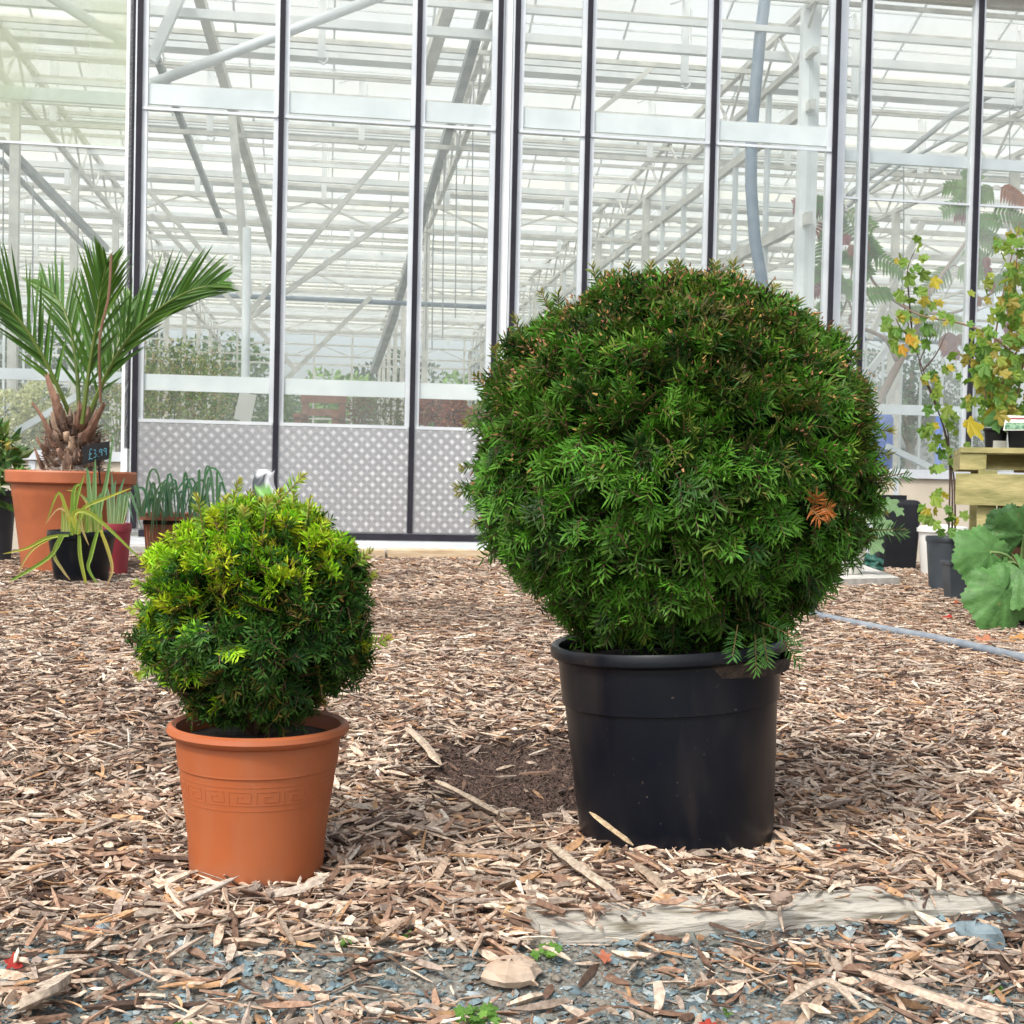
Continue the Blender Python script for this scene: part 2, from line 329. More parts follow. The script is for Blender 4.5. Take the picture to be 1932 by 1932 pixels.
def groundmat():
    m, n, out = newmat('bark_soil_and_grass'); p = n.nodes.new('ShaderNodeBsdfPrincipled'); p.inputs['Roughness'].default_value = .95
    tc = n.nodes.new('ShaderNodeTexCoord'); s = n.nodes.new('ShaderNodeSeparateXYZ'); n.links.new(tc.outputs['Object'], s.inputs[0])
    bark = mixc(n, ramp(n, noise(n, 45, 5, (.5, 1.4, 1), 1.5), .45, .65), (.035, .022, .016), (.17, .115, .08))
    a = mixc(n, ramp(n, noise(n, 3, 3), .35, .7), bark, mixc(n, ramp(n, noise(n, 90, 3)), (.045, .03, .023), (.12, .08, .06)))
    grit = mixc(n, ramp(n, noise(n, 130, 3)), (.085, .075, .062), (.23, .22, .19))
    k = n.nodes.new('ShaderNodeMapRange'); n.links.new(s.outputs[1], k.inputs[0]); k.inputs[1].default_value = 2.06; k.inputs[2].default_value = 1.98
    a = mixc(n, k.outputs[0], a, grit)
    gr = mixc(n, ramp(n, noise(n, 3, 5)), (.05, .09, .02), (.12, .16, .05))
    k = n.nodes.new('ShaderNodeMapRange'); n.links.new(s.outputs[1], k.inputs[0]); k.inputs[1].default_value = 20; k.inputs[2].default_value = 21
    a = mixc(n, k.outputs[0], a, gr); n.links.new(a, p.inputs['Base Color'])
    b = n.nodes.new('ShaderNodeBump'); b.inputs['Strength'].default_value = .9; b.inputs['Distance'].default_value = .01; n.links.new(noise(n, 60, 5), b.inputs['Height']); n.links.new(b.outputs[0], p.inputs['Normal'])
    n.links.new(p.outputs[0], out.inputs[0]); return m
kind(g.build('ground', groundmat(), smooth=True), 'structure')
# ------------------------------------------------------------ wood chips (uncountable)
PAL = np.array([(.55, .415, .31), (.45, .37, .30), (.66, .54, .425), (.34, .215, .148), (.205, .122, .082), (.085, .052, .037), (.50, .30, .16), (.38, .31, .26), (.77, .69, .585)])
PW = np.array([.18, .15, .14, .15, .12, .09, .05, .08, .04])
def frame(n_, tilt, yaw=None):
    yaw = rng.uniform(0, 2*math.pi, n_) if yaw is None else yaw
    a = rng.normal(0, tilt, n_); r = rng.uniform(-1, 1, n_)*1.0
    d = np.stack([np.cos(yaw)*np.cos(a), np.sin(yaw)*np.cos(a), np.sin(a)], -1)
    s = nrm(np.cross(d, [0, 0, 1.])); u = np.cross(s, d)
    s2 = s*np.cos(r)[:, None]+u*np.sin(r)[:, None]; u2 = np.cross(s2, d)
    return d, s2, u2
def chips(mb, x, y, L, Wd, T, sections, lift, tilt=.16, pal=PAL, pw=PW, dark=None, yaw=None):
    n_ = len(x); d, s, u = frame(n_, tilt, yaw); z = gh(x, y)+lift
    c0 = np.stack([x, y, z], -1)
    ts = np.array([-.5, .5]) if sections == 2 else np.array([-.5, -.15, .2, .5])
    wf = np.array([.9, .6]) if sections == 2 else np.array([.75, 1, .9, .6])
    e0 = rng.uniform(.25, 1.1, n_); e1 = rng.uniform(.15, 1.1, n_); skew = rng.uniform(-.6, .6, n_)
    bend = rng.normal(0, .055, n_)
    V = []
    for k, t in enumerate(ts):
        cc = c0+d*(L*t)[:, None]+s*(bend*L*(4*t*t-.5))[:, None]+u*(bend*.4*L*(4*t*t-.5))[:, None]
        ww = Wd*wf[k]*rng.uniform(.75, 1.2, n_)*(e0 if k == 0 else (e1 if k == len(ts)-1 else 1.)); tt = T*rng.uniform(.6, 1.2, n_)*(1 if sections == 2 else (.6, 1, 1, .5)[k])
        for a, b in ((-1, -1), (1, -1), (1, 1), (-1, 1)):
            V.append(cc+s*(a*ww/2)[:, None]+u*(b*tt/2)[:, None]+(d*(a*skew*Wd)[:, None] if k in (0, len(ts)-1) else 0))
    V = np.stack(V, 1); m_ = len(ts)*4
    f = []
    for k in range(len(ts)-1):
        for q in range(4): f.append((k*4+q, k*4+(q+1) % 4, k*4+4+(q+1) % 4, k*4+4+q))
    f.append((3, 2, 1, 0)); e = (len(ts)-1)*4; f.append((e, e+1, e+2, e+3))
    f = np.array(f)[None]+(np.arange(n_)*m_)[:, None, None]
    c = pal[rng.choice(len(pal), n_, p=pw/pw.sum())]*rng.uniform(.75, 1.2, (n_, 1))
    if dark is not None: c = c*(1-dark[:, None])+np.array([.08, .05, .036])*dark[:, None]
    mb.add(V.reshape(-1, 3), f.reshape(-1, 4), np.repeat(c, m_, 0))
def scatter(n_, y0, y1, pad=1.15):
    y = np.sqrt(rng.uniform(y0*y0, y1*y1, n_)); x = y*.42*pad*rng.uniform(-1, 1, n_); return x, y
mb = MB()
def ok(x, y):
    k = np.ones(len(x), bool)
    for P_, r_ in ((POT1, .195), (POT2, .125)): k &= np.hypot(x-P_[0], y-P_[1]) > r_
    u = (x*eu[0]+(y-D0)*eu[1]); w_ = x*ew[0]+(y-D0)*ew[1]
    k &= w_ < -.5
    return k
# near, large
for (n_, y0, y1, l0, l1, w0, w1, sec, pad) in ((10000, 1.45, 2.7, .025, .085, .003, .011, 4, 1.3), (7500, 1.45, 2.8, .012, .045, .0015, .006, 4, 1.3), (320, 1.5, 2.8, .045, .10, .010, .019, 4, 1.3), (3000, 1.45, 3.2, .05, .12, .007, .017, 4, 1.3), (22000, 2.7, 4.6, .025, .085, .004, .012, 4, 1.25),
                                   (42000, 4.5, 7.6, .03, .10, .005, .015, 2, 1.2), (45000, 7.5, 12.5, .035, .12, .007, .02, 2, 1.15)):
    x, y = scatter(n_, y0, y1, pad); k = ok(x, y); x, y = x[k], y[k]
    sm = soilmask(x, y); k = rng.uniform(0, 1, len(x)) > sm*.95; x, y = x[k], y[k]
    # gravel patches thin out the chips in front of the edging
    inf = (y < kerbline(x)-.02); gm = fbm(x*1.0, y*2.2, 3.2, 5)
    ctr_ = np.exp(-((x-.12)/.28)**2-((y-1.83)/.13)**2)+.8*np.exp(-((x-.45)/.22)**2-((y-1.72)/.10)**2)+.7*np.exp(-((x+.55)/.25)**2-((y-1.66)/.09)**2); thin = np.where(inf, np.clip(.15+.8*ctr_+.35*(gm > .3), 0, .9), 0); thin = np.where((x > .08) & (y > kerbline(x)-.05) & (y < kerbline(x)), np.maximum(thin, .8), thin); 
    onk = (x > .05) & (y > kerbline(x)-.0) & (y < kerbline(x)+.105); thin = np.where(onk, np.where(fbm(x, y*0, 4, 6) > .0, .86, .4)-.35*(x < .22), thin)
    k = rng.uniform(0, 1, len(x)) > thin; x, y = x[k], y[k]; onk = onk[k]
    n_ = len(x); L = rng.uniform(l0, l1, n_)*rng.uniform(.6, 1.1, n_); Wd = rng.uniform(w0, w1, n_); T = Wd*rng.uniform(.25, .55, n_)
    lift = rng.uniform(.0, .022 if y1 < 5 else .024, n_)+np.where(onk, np.maximum(0, .030-gh(x, y)), 0)
    dp = np.clip(fbm(x, y, 1.1, 8)-.25, 0, 1)*.9*np.clip((y-2.1)/.5, .25, 1)
    yaw = rng.vonmises(.0, .5, n_)+np.where(rng.uniform(0, 1, n_) < .5, math.pi, 0)
    chips(mb, x, y, L, Wd, T, sec, lift, .2 if y1 < 5 else .12, dark=np.clip(dp*1.1+.35*soilmask(x, y)+(rng.uniform(0, 1, n_) < .08)*.5, 0, .9), yaw=yaw)
# soil crumbs
x = SP[0]+.06+rng.normal(0, .15, 9000); y = SP[1]+rng.normal(0, .24, 9000); k = (soilmask(x, y) > .05) & ok(x, y); x, y = x[k], y[k]; n_ = len(x)
chips(mb, x, y, rng.uniform(.004, .018, n_), rng.uniform(.003, .008, n_), rng.uniform(.002, .006, n_), 2, rng.uniform(0, .004, n_), .4, np.array([(.07, .045, .035), (.10, .065, .05), (.16, .10, .075)]), np.array([.5, .35, .15]))
kind(mb.build('wood_chip_mulch', M['chip']), 'stuff')
# gravel
def stones(mb, x, y, sz, pal, lift=0):
    n_ = len(x); base = np.array([(1, 0, 0), (-1, 0, 0), (0, 1, 0), (0, -1, 0), (0, 0, 1), (0, 0, -1), (.6, .6, .5), (-.6, .6, .5), (-.6, -.6, .5), (.6, -.6, .5)], float)
    f0 = np.array([(0, 6, 9), (6, 4, 9), (6, 2, 4), (2, 7, 4), (7, 1, 4), (1, 8, 4), (8, 3, 4), (3, 9, 4), (0, 9, 3), (0, 2, 6), (2, 1, 7), (1, 3, 8), (0, 5, 2), (2, 5, 1), (1, 5, 3), (3, 5, 0)])
    V = base[None]*rng.uniform(.55, 1.2, (n_, 10, 1)); yaw = rng.uniform(0, 6.3, n_); c, s = np.cos(yaw)[:, None], np.sin(yaw)[:, None]
    asp = rng.uniform(.5, .9, (n_, 1)); fl = rng.uniform(.3, .6, (n_, 1))
    vx = V[..., 0]; vy = V[..., 1]*asp; vz = V[..., 2]*fl
    P_ = np.stack([vx*c-vy*s, vx*s+vy*c, vz+rng.normal(0, .25, (n_, 1))*vx], -1)*sz[:, None, None]
    P_ += np.stack([x, y, gh(x, y)+sz*.12+lift], -1)[:, None]
    col_ = pal[rng.integers(0, len(pal), n_)]*rng.uniform(.75, 1.25, (n_, 1))
    mb.add(P_.reshape(-1, 3), (f0[None]+(np.arange(n_)*10)[:, None, None]).reshape(-1, 3), np.repeat(col_, 10, 0))
mb = MB(); x, y = scatter(24000, 1.45, 2.25, 1.3); k = (y < kerbline(x)-.0); x, y = x[k], y[k]
stones(mb, x, y, rng.uniform(.0018, .0055, len(x))*np.where(rng.uniform(0, 1, len(x)) < .16, 2.7, 1), np.array([(.14, .20, .22), (.19, .26, .275), (.10, .145, .16), (.27, .31, .31), (.24, .21, .17), (.16, .17, .15)]))
kind(mb.build('slate_gravel', M['gravel']), 'stuff')
# ------------------------------------------------------------ greenhouse
GH = thing('greenhouse', 'large glasshouse with aluminium frame, black glazing seals and metal tread kick plates', 'greenhouse', tuple(O))
def gb(mb, u0, u1, w0, w1, z0, z1, c=(1, 1, 1)): mb.box((u0, w0, z0), (u1, w1, z1), G, c); return mb
def gpart(name, m, u0, u1, w0, w1, z0, z1, parent=GH): return gb(MB(), u0, u1, w0, w1, z0, z1).build(name, m, parent)
def U(px): return uz(px, 500)[0]
def Zc(py, px=600): return uz(px, py)[1]
ZG = 5.62   # gutter
UL, UR = -11.0, 14.0; WB = 31.0
zthin = uz(400, 220)[1]; zb1, zb0 = uz(400, 172)[1], uz(400, 210)[1]
zl1, zl0 = uz(400, 711)[1], uz(400, 741)[1]; zk1 = uz(400, 797)[1]; zbot = uz(750, 1010)[1]
mull_l = [U(263), U(527), U(781), U(931)]; mull_r = [U(963), U(1097), U(1330), U(1557)]
ZT = 6.2
WD = -.14
for di, (mu) in enumerate((mull_l, mull_r)):
    a, b = mu[0], mu[-1]
    d = MB()
    gb(d, a-.04, a+.07, WD, WD+.06, zbot, ZT); gb(d, b-.07, b+.04, WD, WD+.06, zbot, ZT)
    gb(d, a+.07, b-.07, WD, WD+.06, zbot, zbot+.06); gb(d, a+.07, b-.07, WD, WD+.06, ZT-.1, ZT)
    door = d.build('sliding_door', M['alu'], GH)
    door['label'] = ('left' if di == 0 else 'right')+' sliding door leaf'
    for q in mu:
        r_ = MB(); gb(r_, q-.023, q+.023, WD-.03, WD-.002, zbot+.03, ZT-.02)
        r_.build('rubber_seal', M['rubber'], door)
    for q in mu[1:-1]:
        gb(MB(), q-.065, q+.065, WD+.002, WD+.05, zbot+.062, ZT-.102).build('mullion', M['alu'], door)
    gb(MB(), a+.05, b-.05, WD-.035, WD-.012, zbot-.04, zbot+.02).build('bottom_seal', M['rubber'], door)
    for q0, q1 in zip(mu[:-1], mu[1:]):
        lo, hi = q0+.068, q1-.068
        gb(MB(), q0+.03, q1-.03, WD-.012, WD-.006, zbot+.03, zk1-.02).build('kick_panel', M['tread'], door)
        gb(MB(), q0+.03, q1-.03, WD-.016, WD-.002, zk1-.018, zk1+.012).build('kick_panel_trim', M['alu'], door)
        gb(MB(), lo, hi, WD+.022, WD+.058, zb0, zb1).build('crossbar', M['white'], door)
        gb(MB(), lo, hi, WD+.022, WD+.058, zl0, zl1).build('crossbar', M['white'], door)
        gb(MB(), q0+.03, q1-.03, WD-.014, WD+.001, zthin-.012, zthin+.012).build('glazing_joint', M['alu'], door)
        gb(MB(), q0+.03, q1-.03, WD+.010, WD+.014, zk1+.012, zthin-.012).build('glass_pane', M['glass'], door)
        gb(MB(), q0+.03, q1-.03, WD+.010, WD+.014, zthin+.012, ZT-.03).build('glass_pane', M['glass'], door)
gpart('door_post', M['white'], mull_l[-1]+.045, mull_r[0]-.045, WD+.01, WD+.1, zbot, ZT)
gpart('door_track', M['alu'], mull_l[0]-.1, mull_r[-1]+.1, -.22, .05, .07, zbot-.045)
gpart('door_threshold', M['conc'], mull_l[0]-.1, mull_r[-1]+.1, -.45, .05, -.02, .068)
gpart('corner_post', M['alu'], U(1568), U(1590), .02, .12, 0, ZG)
gpart('corner_post', M['white'], mull_l[0]-.13, mull_l[0]-.075, -.05, .09, 0, ZT)
# side walls: left and right of the doors
def sidewall(us, zsill, zlow, zthn, zband, dirtytop, zpl):
    for q in us:
        gpart('glazing_bar', M['alu'], q-.055, q+.055, -.02, .05, zsill, ZG)
        if q != us[0] or dirtytop: gpart('rubber_seal', M['rubber'], q-.023, q+.023, -.05, -.022, zsill+.03, ZG-.02)
    for q0, q1 in zip(us[:-1], us[1:]):
        gpart('glass_pane', M['glass'] if dirtytop else M['glass_sky_veil'], q0+.056, q1-.056, .0, .004, zsill, zthn)
        gpart('glass_pane', M['glass_dirty'] if dirtytop else M['glass_sky_veil'], q0+.056, q1-.056, .0, .004, zthn+.02, ZG)
        gpart('glazing_joint', M['alu'], q0+.03, q1-.03, -.015, .015, zthn, zthn+.02)
        gpart('wall_rail', M['alu'], q0+.056, q1-.056, .04, .09, zlow-.05, zlow+.05)
        gpart('wall_rail', M['alu'], q0+.056, q1-.056, .04, .09, zband-.055, zband+.055)
    a, b = us[0], us[-1]
    gpart('sill', M['alu'], a, b, -.03, .07, zsill-.09, zsill-.002)
    q = a+.1
    gpart('plinth_panel', M['cream'], a, b, .0, .05, 0, zsill-.092)
    for q in us[:-1]:
        gpart('plinth_joint', M['alu'], (q+us[-1])/2*0+q+.4, q+.46, -.006, -.001, .02, zsill-.1)
ul0 = U(263)-.08
ul = [ul0-1.25*k for k in range(9)][::-1]
sidewall(ul, uz(130, 850)[1], uz(130, 708)[1], uz(130, 277)[1], uz(130, 178)[1], True, 0)
d_ = U(1834)-U(1624)
urs = [U(1565)+.06]+[U(1624)+d_*k for k in range(8)]
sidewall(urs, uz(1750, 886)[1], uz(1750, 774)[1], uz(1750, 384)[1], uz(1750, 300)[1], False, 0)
gpart('eave_gutter', M['white'], U(1568)+.02, UR, -.12, .15, ZG-.0, ZG+.22)
gpart('eave_rail', M['cream'], U(1568)+.02, UR, .02, .1, ZG-.14, ZG-.002)
gpart('eave_gutter', M['white'], UL, ul[-1], -.12, .15, ZG, ZG+.22)
# roof: saw-tooth bays parallel to the front
NB = 9; PW_ = WB/NB; ZR = ZG+.85
vent = 0
for k in range(NB):
    w0 = k*PW_; w1 = w0+PW_; wm = (w0+w1)/2
    for (a, za, b, zb_) in ((w0+.12, ZG+.15, wm-.02, ZR), (wm+.02, ZR, w1-.12, ZG+.15)):
        MB().add([G(UL, a, za), G(UR, a, za), G(UR, b, zb_), G(UL, b, zb_)], [(0, 1, 2, 3)]).build('roof_glass', M['roof'], GH)
        bars = MB(); u = UL+.3
        while u < UR:
            bars.beam(G(u, a, za-.02), G(u, b, zb_-.02), .025, .03, eu*0+ez); u += 1.12
        for t in (.33, .66): bars.beam(G(UL, a+(b-a)*t, za+(zb_-za)*t-.03), G(UR, a+(b-a)*t, za+(zb_-za)*t-.03), .02, .02)
        kind(bars.build('roof_glazing_bars', M['white'], GH), 'stuff') if False else bars.build('roof_glazing_bars', M['white'], GH)
    gpart('ridge_beam', M['white'], UL, UR, wm-.05, wm+.05, ZR-.03, ZR+.05)
    if k: gpart('roof_gutter', M['white'], UL, UR, w0-.12, w0+.12, ZG-.02, ZG+.16)
    # folded shade screen, pipes and vent rod per bay
    for (dw, z_, s_, m_) in ((.35, ZG-.10, .035, 'steel'), (.85, ZG-.22, .05, 'white'), (.95, ZG-.14, .03, 'steel'), (1.35, ZG-.32, .075, 'white'), (2.1, ZG-.25, .04, 'steel'), (2.7, ZG-.12, .05, 'white'), (3.1, ZG-.28, .03, 'steel')):
        gpart('ceiling_pipe' if s_ < .06 else 'screen_roll', M[m_], UL, UR, w0+dw-s_/2, w0+dw+s_/2, z_-s_*.6, z_+s_*.6)
gpart('roof_gutter', M['white'], UL, UR, WB-.12, WB+.1, ZG-.02, ZG+.16)
# girders into the depth
LAT = -O@eu  # camera u
cu = -(O-CAM)@eu
def lat(x): return cu+x
gird_u = [lat(-10), lat(-3.6), lat(1.62), lat(4.65), lat(8.6), lat(13.5)]
for q in gird_u:
    t = MB(); zt, zb_ = ZG-.12, ZG-.62
    t.beam(G(q, .2, zt), G(q, WB, zt), .06, .07); t.beam(G(q, .2, zb_), G(q, WB, zb_), .06, .06)
    n_ = 56
    for k in range(n_):
        a = .2+(WB-.4)*k/n_; b = .2+(WB-.4)*(k+1)/n_
        t.beam(G(q, a, zb_ if k % 2 else zt), G(q, b, zt if k % 2 else zb_), .025, .025)
    t.build('lattice_girder', M['steel'], GH)
    for k in range(1, NB+1):
        if q == gird_u[2] and k < 3: continue
        gpart('column', M['steel'], q-.05, q+.05, k*PW_-.05, k*PW_+.05, 0, ZG-.65)
# cross trusses parallel to the front, every second gutter
for k in (1, 2, 3, 4, 5, 6, 7, 8):
    t = MB(); wk = k*PW_+.2; zt, zb_ = ZG-.9, ZG-1.25
    t.beam(G(UL, wk, zt), G(UR, wk, zt), .05, .05)
    if k % 2 == 0:
        t.beam(G(UL, wk, zb_), G(UR, wk, zb_), .05, .05)
        u = UL; j = 0
        while u < UR-1: t.beam(G(u, wk, zb_ if j % 2 else zt), G(u+.9, wk, zt if j % 2 else zb_), .025, .025); u += .9; j += 1
    t.build('cross_truss', M['steel'], GH)
# vent lift arms hanging below the ridges
rs = random.Random(3)
for k in range(NB):
    wm = (k+.5)*PW_
    for j in range(9):
        u = lat(-6.0+1.95*j+(.5 if k % 2 else 0)); 
        if u < UL or u > UR: continue
        a = MB(); z1 = ZG+.35; z0 = ZG-.55
        gb(a, u-.04, u+.04, wm-.02, wm+.02, z0, z1)
        hook = [G(u+.06, wm, z1-.1), G(u+.07, wm, z0+.1), G(u+.06, wm, z0-.02), G(u+.02, wm, z0-.06), G(u-.03, wm, z0-.03)]
        a.tube(hook, .012, 6)
        a.beam(G(u-.03, wm, z1), G(u-.30, wm-.5, z1-.25), .02, .02)
        a.build('vent_arm', M['white'], GH)
# diagonal and wind braces (pipes)
def pipe(name, m, pts, r_, seg=8): return MB().tube(pts, r_, seg).build(name, m, GH, True)
pipe('brace_pipe', M['white'], [gp(285, 158, .5), gp(800, -38, .5)], .05)
pipe('brace_pipe', M['white'], [gp(60, -28, .5), gp(262, 96, .5)], .05)
def brace(p0, p1, w0, w1, m='steel', wd=.06): return MB().beam(gp(*p0, w0), gp(*p1, w1), wd, wd).build('brace', M[m], GH)
brace((372, -20), (520, 480), 1.5, 6.5, 'steel', .10)
brace((345, -20), (285, 115), 1.2, 1.2, 'white', .10)
brace((294, 105), (425, 440), 3, 8, 'steel_dk', .07)
brace((438, 215), (468, 560), 2.2, 2.2, 'steel', .085)
brace((0, 265), (200, 470), 4, 8, 'steel_dk', .09)
brace((0, 300), (250, 560), 4, 9, 'steel_dk', .05)
brace((925, -20), (745, 590), .9, 9, 'steel_dk', .10)
brace((745, 590), (705, 700), 9, 11, 'steel_dk', .12)
brace((855, -20), (800, 150), 1.2, 2.5, 'steel', .13)
brace((470, 590), (745, 270), 2.6, 2.6, 'steel', .055)
brace((470, 600), (760, 395), 3.0, 3.0, 'steel', .055)
brace((285, 365), (480, 585), 3.4, 3.4, 'steel', .055)
brace((285, 405), (560, 700), 4.4, 4.4, 'steel', .055)
brace((535, 720), (700, 560), 6, 6, 'steel', .06)
brace((1100, 235), (1240, 120), 2.5, 2.5, 'steel', .05)
brace((1100, 600), (1330, 420), 5, 3, 'steel', .06)
brace((1565, 640), (1650, 720), 1.5, 1.5, 'white', .05)
brace((1640, 700), (1820, 470), 1.2, 1.2, 'white', .06)
brace((1640, 640), (1740, 420), 3.2, 3.2, 'steel', .07)
brace((1672, 842), (1768, 888), .4, .4, 'alu', .06)
brace((30, 815), (150, 745), .4, .4, 'alu', .06)
MB().tube([gp(466, 430, 1.6), gp(463, 700, 1.6), gp(461, 830, 1.6), gp(460, 990, 1.6)], .045, 8).build('column', M['white'], GH, True)
gpart('column', M['alu'], *sorted((uz(558*.4+10, 700, .3)[0], uz(558*.4+24, 700, .3)[0])), .25, .3, 0, 2.6)
# partition running into the depth at the right of the doors
up_ = lat(4.65)+.02
for k in range(28):
    ww = .5+k*1.1
    if ww > WB: break
    gpart('partition_mullion', M['alu'], up_-.025, up_+.025, ww-.03, ww+.03, .4, ZG-.65)
for z_, s_ in ((3.38, .06), (2.15, .05), (.85, .06), (4.5, .05), (.42, .05)):
    gpart('partition_rail', M['steel'], up_-.032, up_+.032, .3, WB, z_-s_, z_+s_)
MB().add([G(up_, .3, .45), G(up_, WB, .45), G(up_, WB, ZG-.65), G(up_, .3, ZG-.65)], [(0, 1, 2, 3)]).build('partition_glass', M['glass_in'], GH)
gpart('partition_plinth', M['cream'], up_-.03, up_+.03, .3, WB, 0, .37)
gpart('partition_column', M['white'], uz(1502, 500, .45)[0], uz(1535, 500, .45)[0], .42, .52, 0, ZG-.1)
# green wires and dark water pipe
for px_, y0, y1 in ((893, 150, 560), (862, 250, 600), (838, 300, 640), (818, 380, 660), (806, 400, 660)):
    MB().tube([gp(px_, y0, 3), gp(px_-2, (y0+y1)/2, 3), gp(px_-3, y1, 3)], .008, 5).build('hanging_wire', M['steel_dk'], GH)
for px_, y0, y1 in ((6, 280, 560), (62, 350, 610), (105, 400, 600), (1705, 310, 560), (1905, 200, 480)):
    MB().tube([gp(px_, y0, 2), gp(px_, (y0+y1)/2, 2), gp(px_-2, y1, 2)], .008, 5).build('hanging_wire', M['steel_dk'], GH)
pipe('water_pipe', M['ducting'], [gp(285, 552, 7), gp(540, 562, 7), gp(930, 580, 7)], .035)
pipe('water_pipe', M['ducting'], [gp(1400, 625, 7), gp(1660, 640, 7), gp(1940, 655, 7)], .035)
pipe('hose_duct', M['ducting'], [gp(1447, -30, .9), gp(1434, 70, .9), gp(1418, 250, .9), gp(1417, 350, .9), gp(1424, 450, .9), gp(1440, 545, .9), gp(1450, 640, .9)], .062, 12)
for w_, lo, hi in ((1.5, 1800, 1932), (2.6, 1590, 1900)):
    pass
pipe('roof_cable', M['steel_dk'], [gp(1600, 370, 2), gp(1640, 335, 2.2), gp(1720, 280, 2.4), gp(1800, 215, 2.6), (gp(1850, 190, 2.8)), gp(1990, 120, 3)], .035)
pipe('roof_cable', M['steel_dk'], [gp(1600, 390, 2), gp(1700, 310, 2.2), gp(1830, 240, 2.6), gp(1990, 165, 3)], .02)
# far and side walls
us = np.arange(UL, UR+.1, 1.25)
fm = MB()
for q in us: gb(fm, q-.03, q+.03, WB-.02, WB+.04, .8, ZG)
for z_ in (.8, 1.7, 2.6, 3.5, 4.4): gb(fm, UL, UR, WB-.015, WB+.02, z_-.03, z_+.03)
fm.build('rear_wall_frame', M['steel'], GH)
gpart('rear_wall_plinth', M['cream'], UL, UR, WB-.05, WB+.05, 0, .77)
MB().add([G(UL, WB+.01, .8), G(UR, WB+.01, .8), G(UR, WB+.01, ZG), G(UL, WB+.01, ZG)], [(0, 1, 2, 3)]).build('rear_wall_glass', M['glass_in'], GH)
for q in (UL, UR):
    t = MB()
    for k in range(26): gb(t, q-.03, q+.03, .1+k*1.2, .16+k*1.2, .8, ZG)
    t.build('end_wall_frame', M['alu'], GH)
    MB().add([G(q, 0, .8), G(q, WB, .8), G(q, WB, ZG), G(q, 0, ZG)], [(0, 1, 2, 3)]).build('end_wall_glass', M['glass_in'], GH)
    gpart('end_wall_plinth', M['cream'], q-.05, q+.05, 0, WB, 0, .77)
fl = MB(); gb(fl, UL, UR, .06, WB, -.05, .02); kind(fl.build('greenhouse_floor', M['concfloor']), 'structure')
# timber sleeper in front of the threshold
a = onground(560, 1058); b = onground(1000, 1072)
def timber_run(name, pa, pb, dep, h0, h1, m, lab, cat, bev=.006):
    d = nrm(pb-pa); s = np.array([-d[1], d[0], 0]); L = np.linalg.norm(pb-pa); o = MB()
    n_ = 24
    V = []
    for k in range(n_+1):
        p = pa+d*L*k/n_; j = [random.gauss(0, bev*.5) for _ in range(4)]
        V += [p+ez*h0, p+ez*(h1-bev+j[0]), p+s*bev+ez*(h1+j[1]), p+s*(dep-bev)+ez*(h1+j[2]), p+s*dep+ez*(h1-bev+j[3]), p+s*dep+ez*h0]
    f = []
    for k in range(n_):
        for q in range(6): f.append((k*6+q, k*6+(q+1) % 6, k*6+6+(q+1) % 6, k*6+6+q)[::-1])
    f.append(tuple(range(6))); f.append(tuple(n_*6+q for q in range(6))[::-1])
    o.add(V, f); return tag(o.build(name, m), lab, cat)
a = G(U(480), -.62, 0); c_ = G(U(734), -.62, 0); b = G(U(1010), -.62, 0)
timber_run('timber_sleeper', a, c_-eu*.012, .16, -.05, .075, M['sleeper'], 'sawn pale timber sleeper ending behind the small yew, in front of the door track', 'sleeper')
timber_run('timber_sleeper', c_+eu*.012, b, .16, -.05, .085, M['sleeper'], 'sawn pale timber sleeper running behind the big yew, in front of the door track', 'sleeper')
# edging timber in the foreground
pa = np.array([.06, kerbline(.06), 0]); pb = np.array([1.5, kerbline(1.5), 0])
timber_run('edging_board', pa, pb, .10, -.08, .026, M['edge'], 'weathered grey timber edging half buried between bark mulch and slate gravel', 'edging', .008)
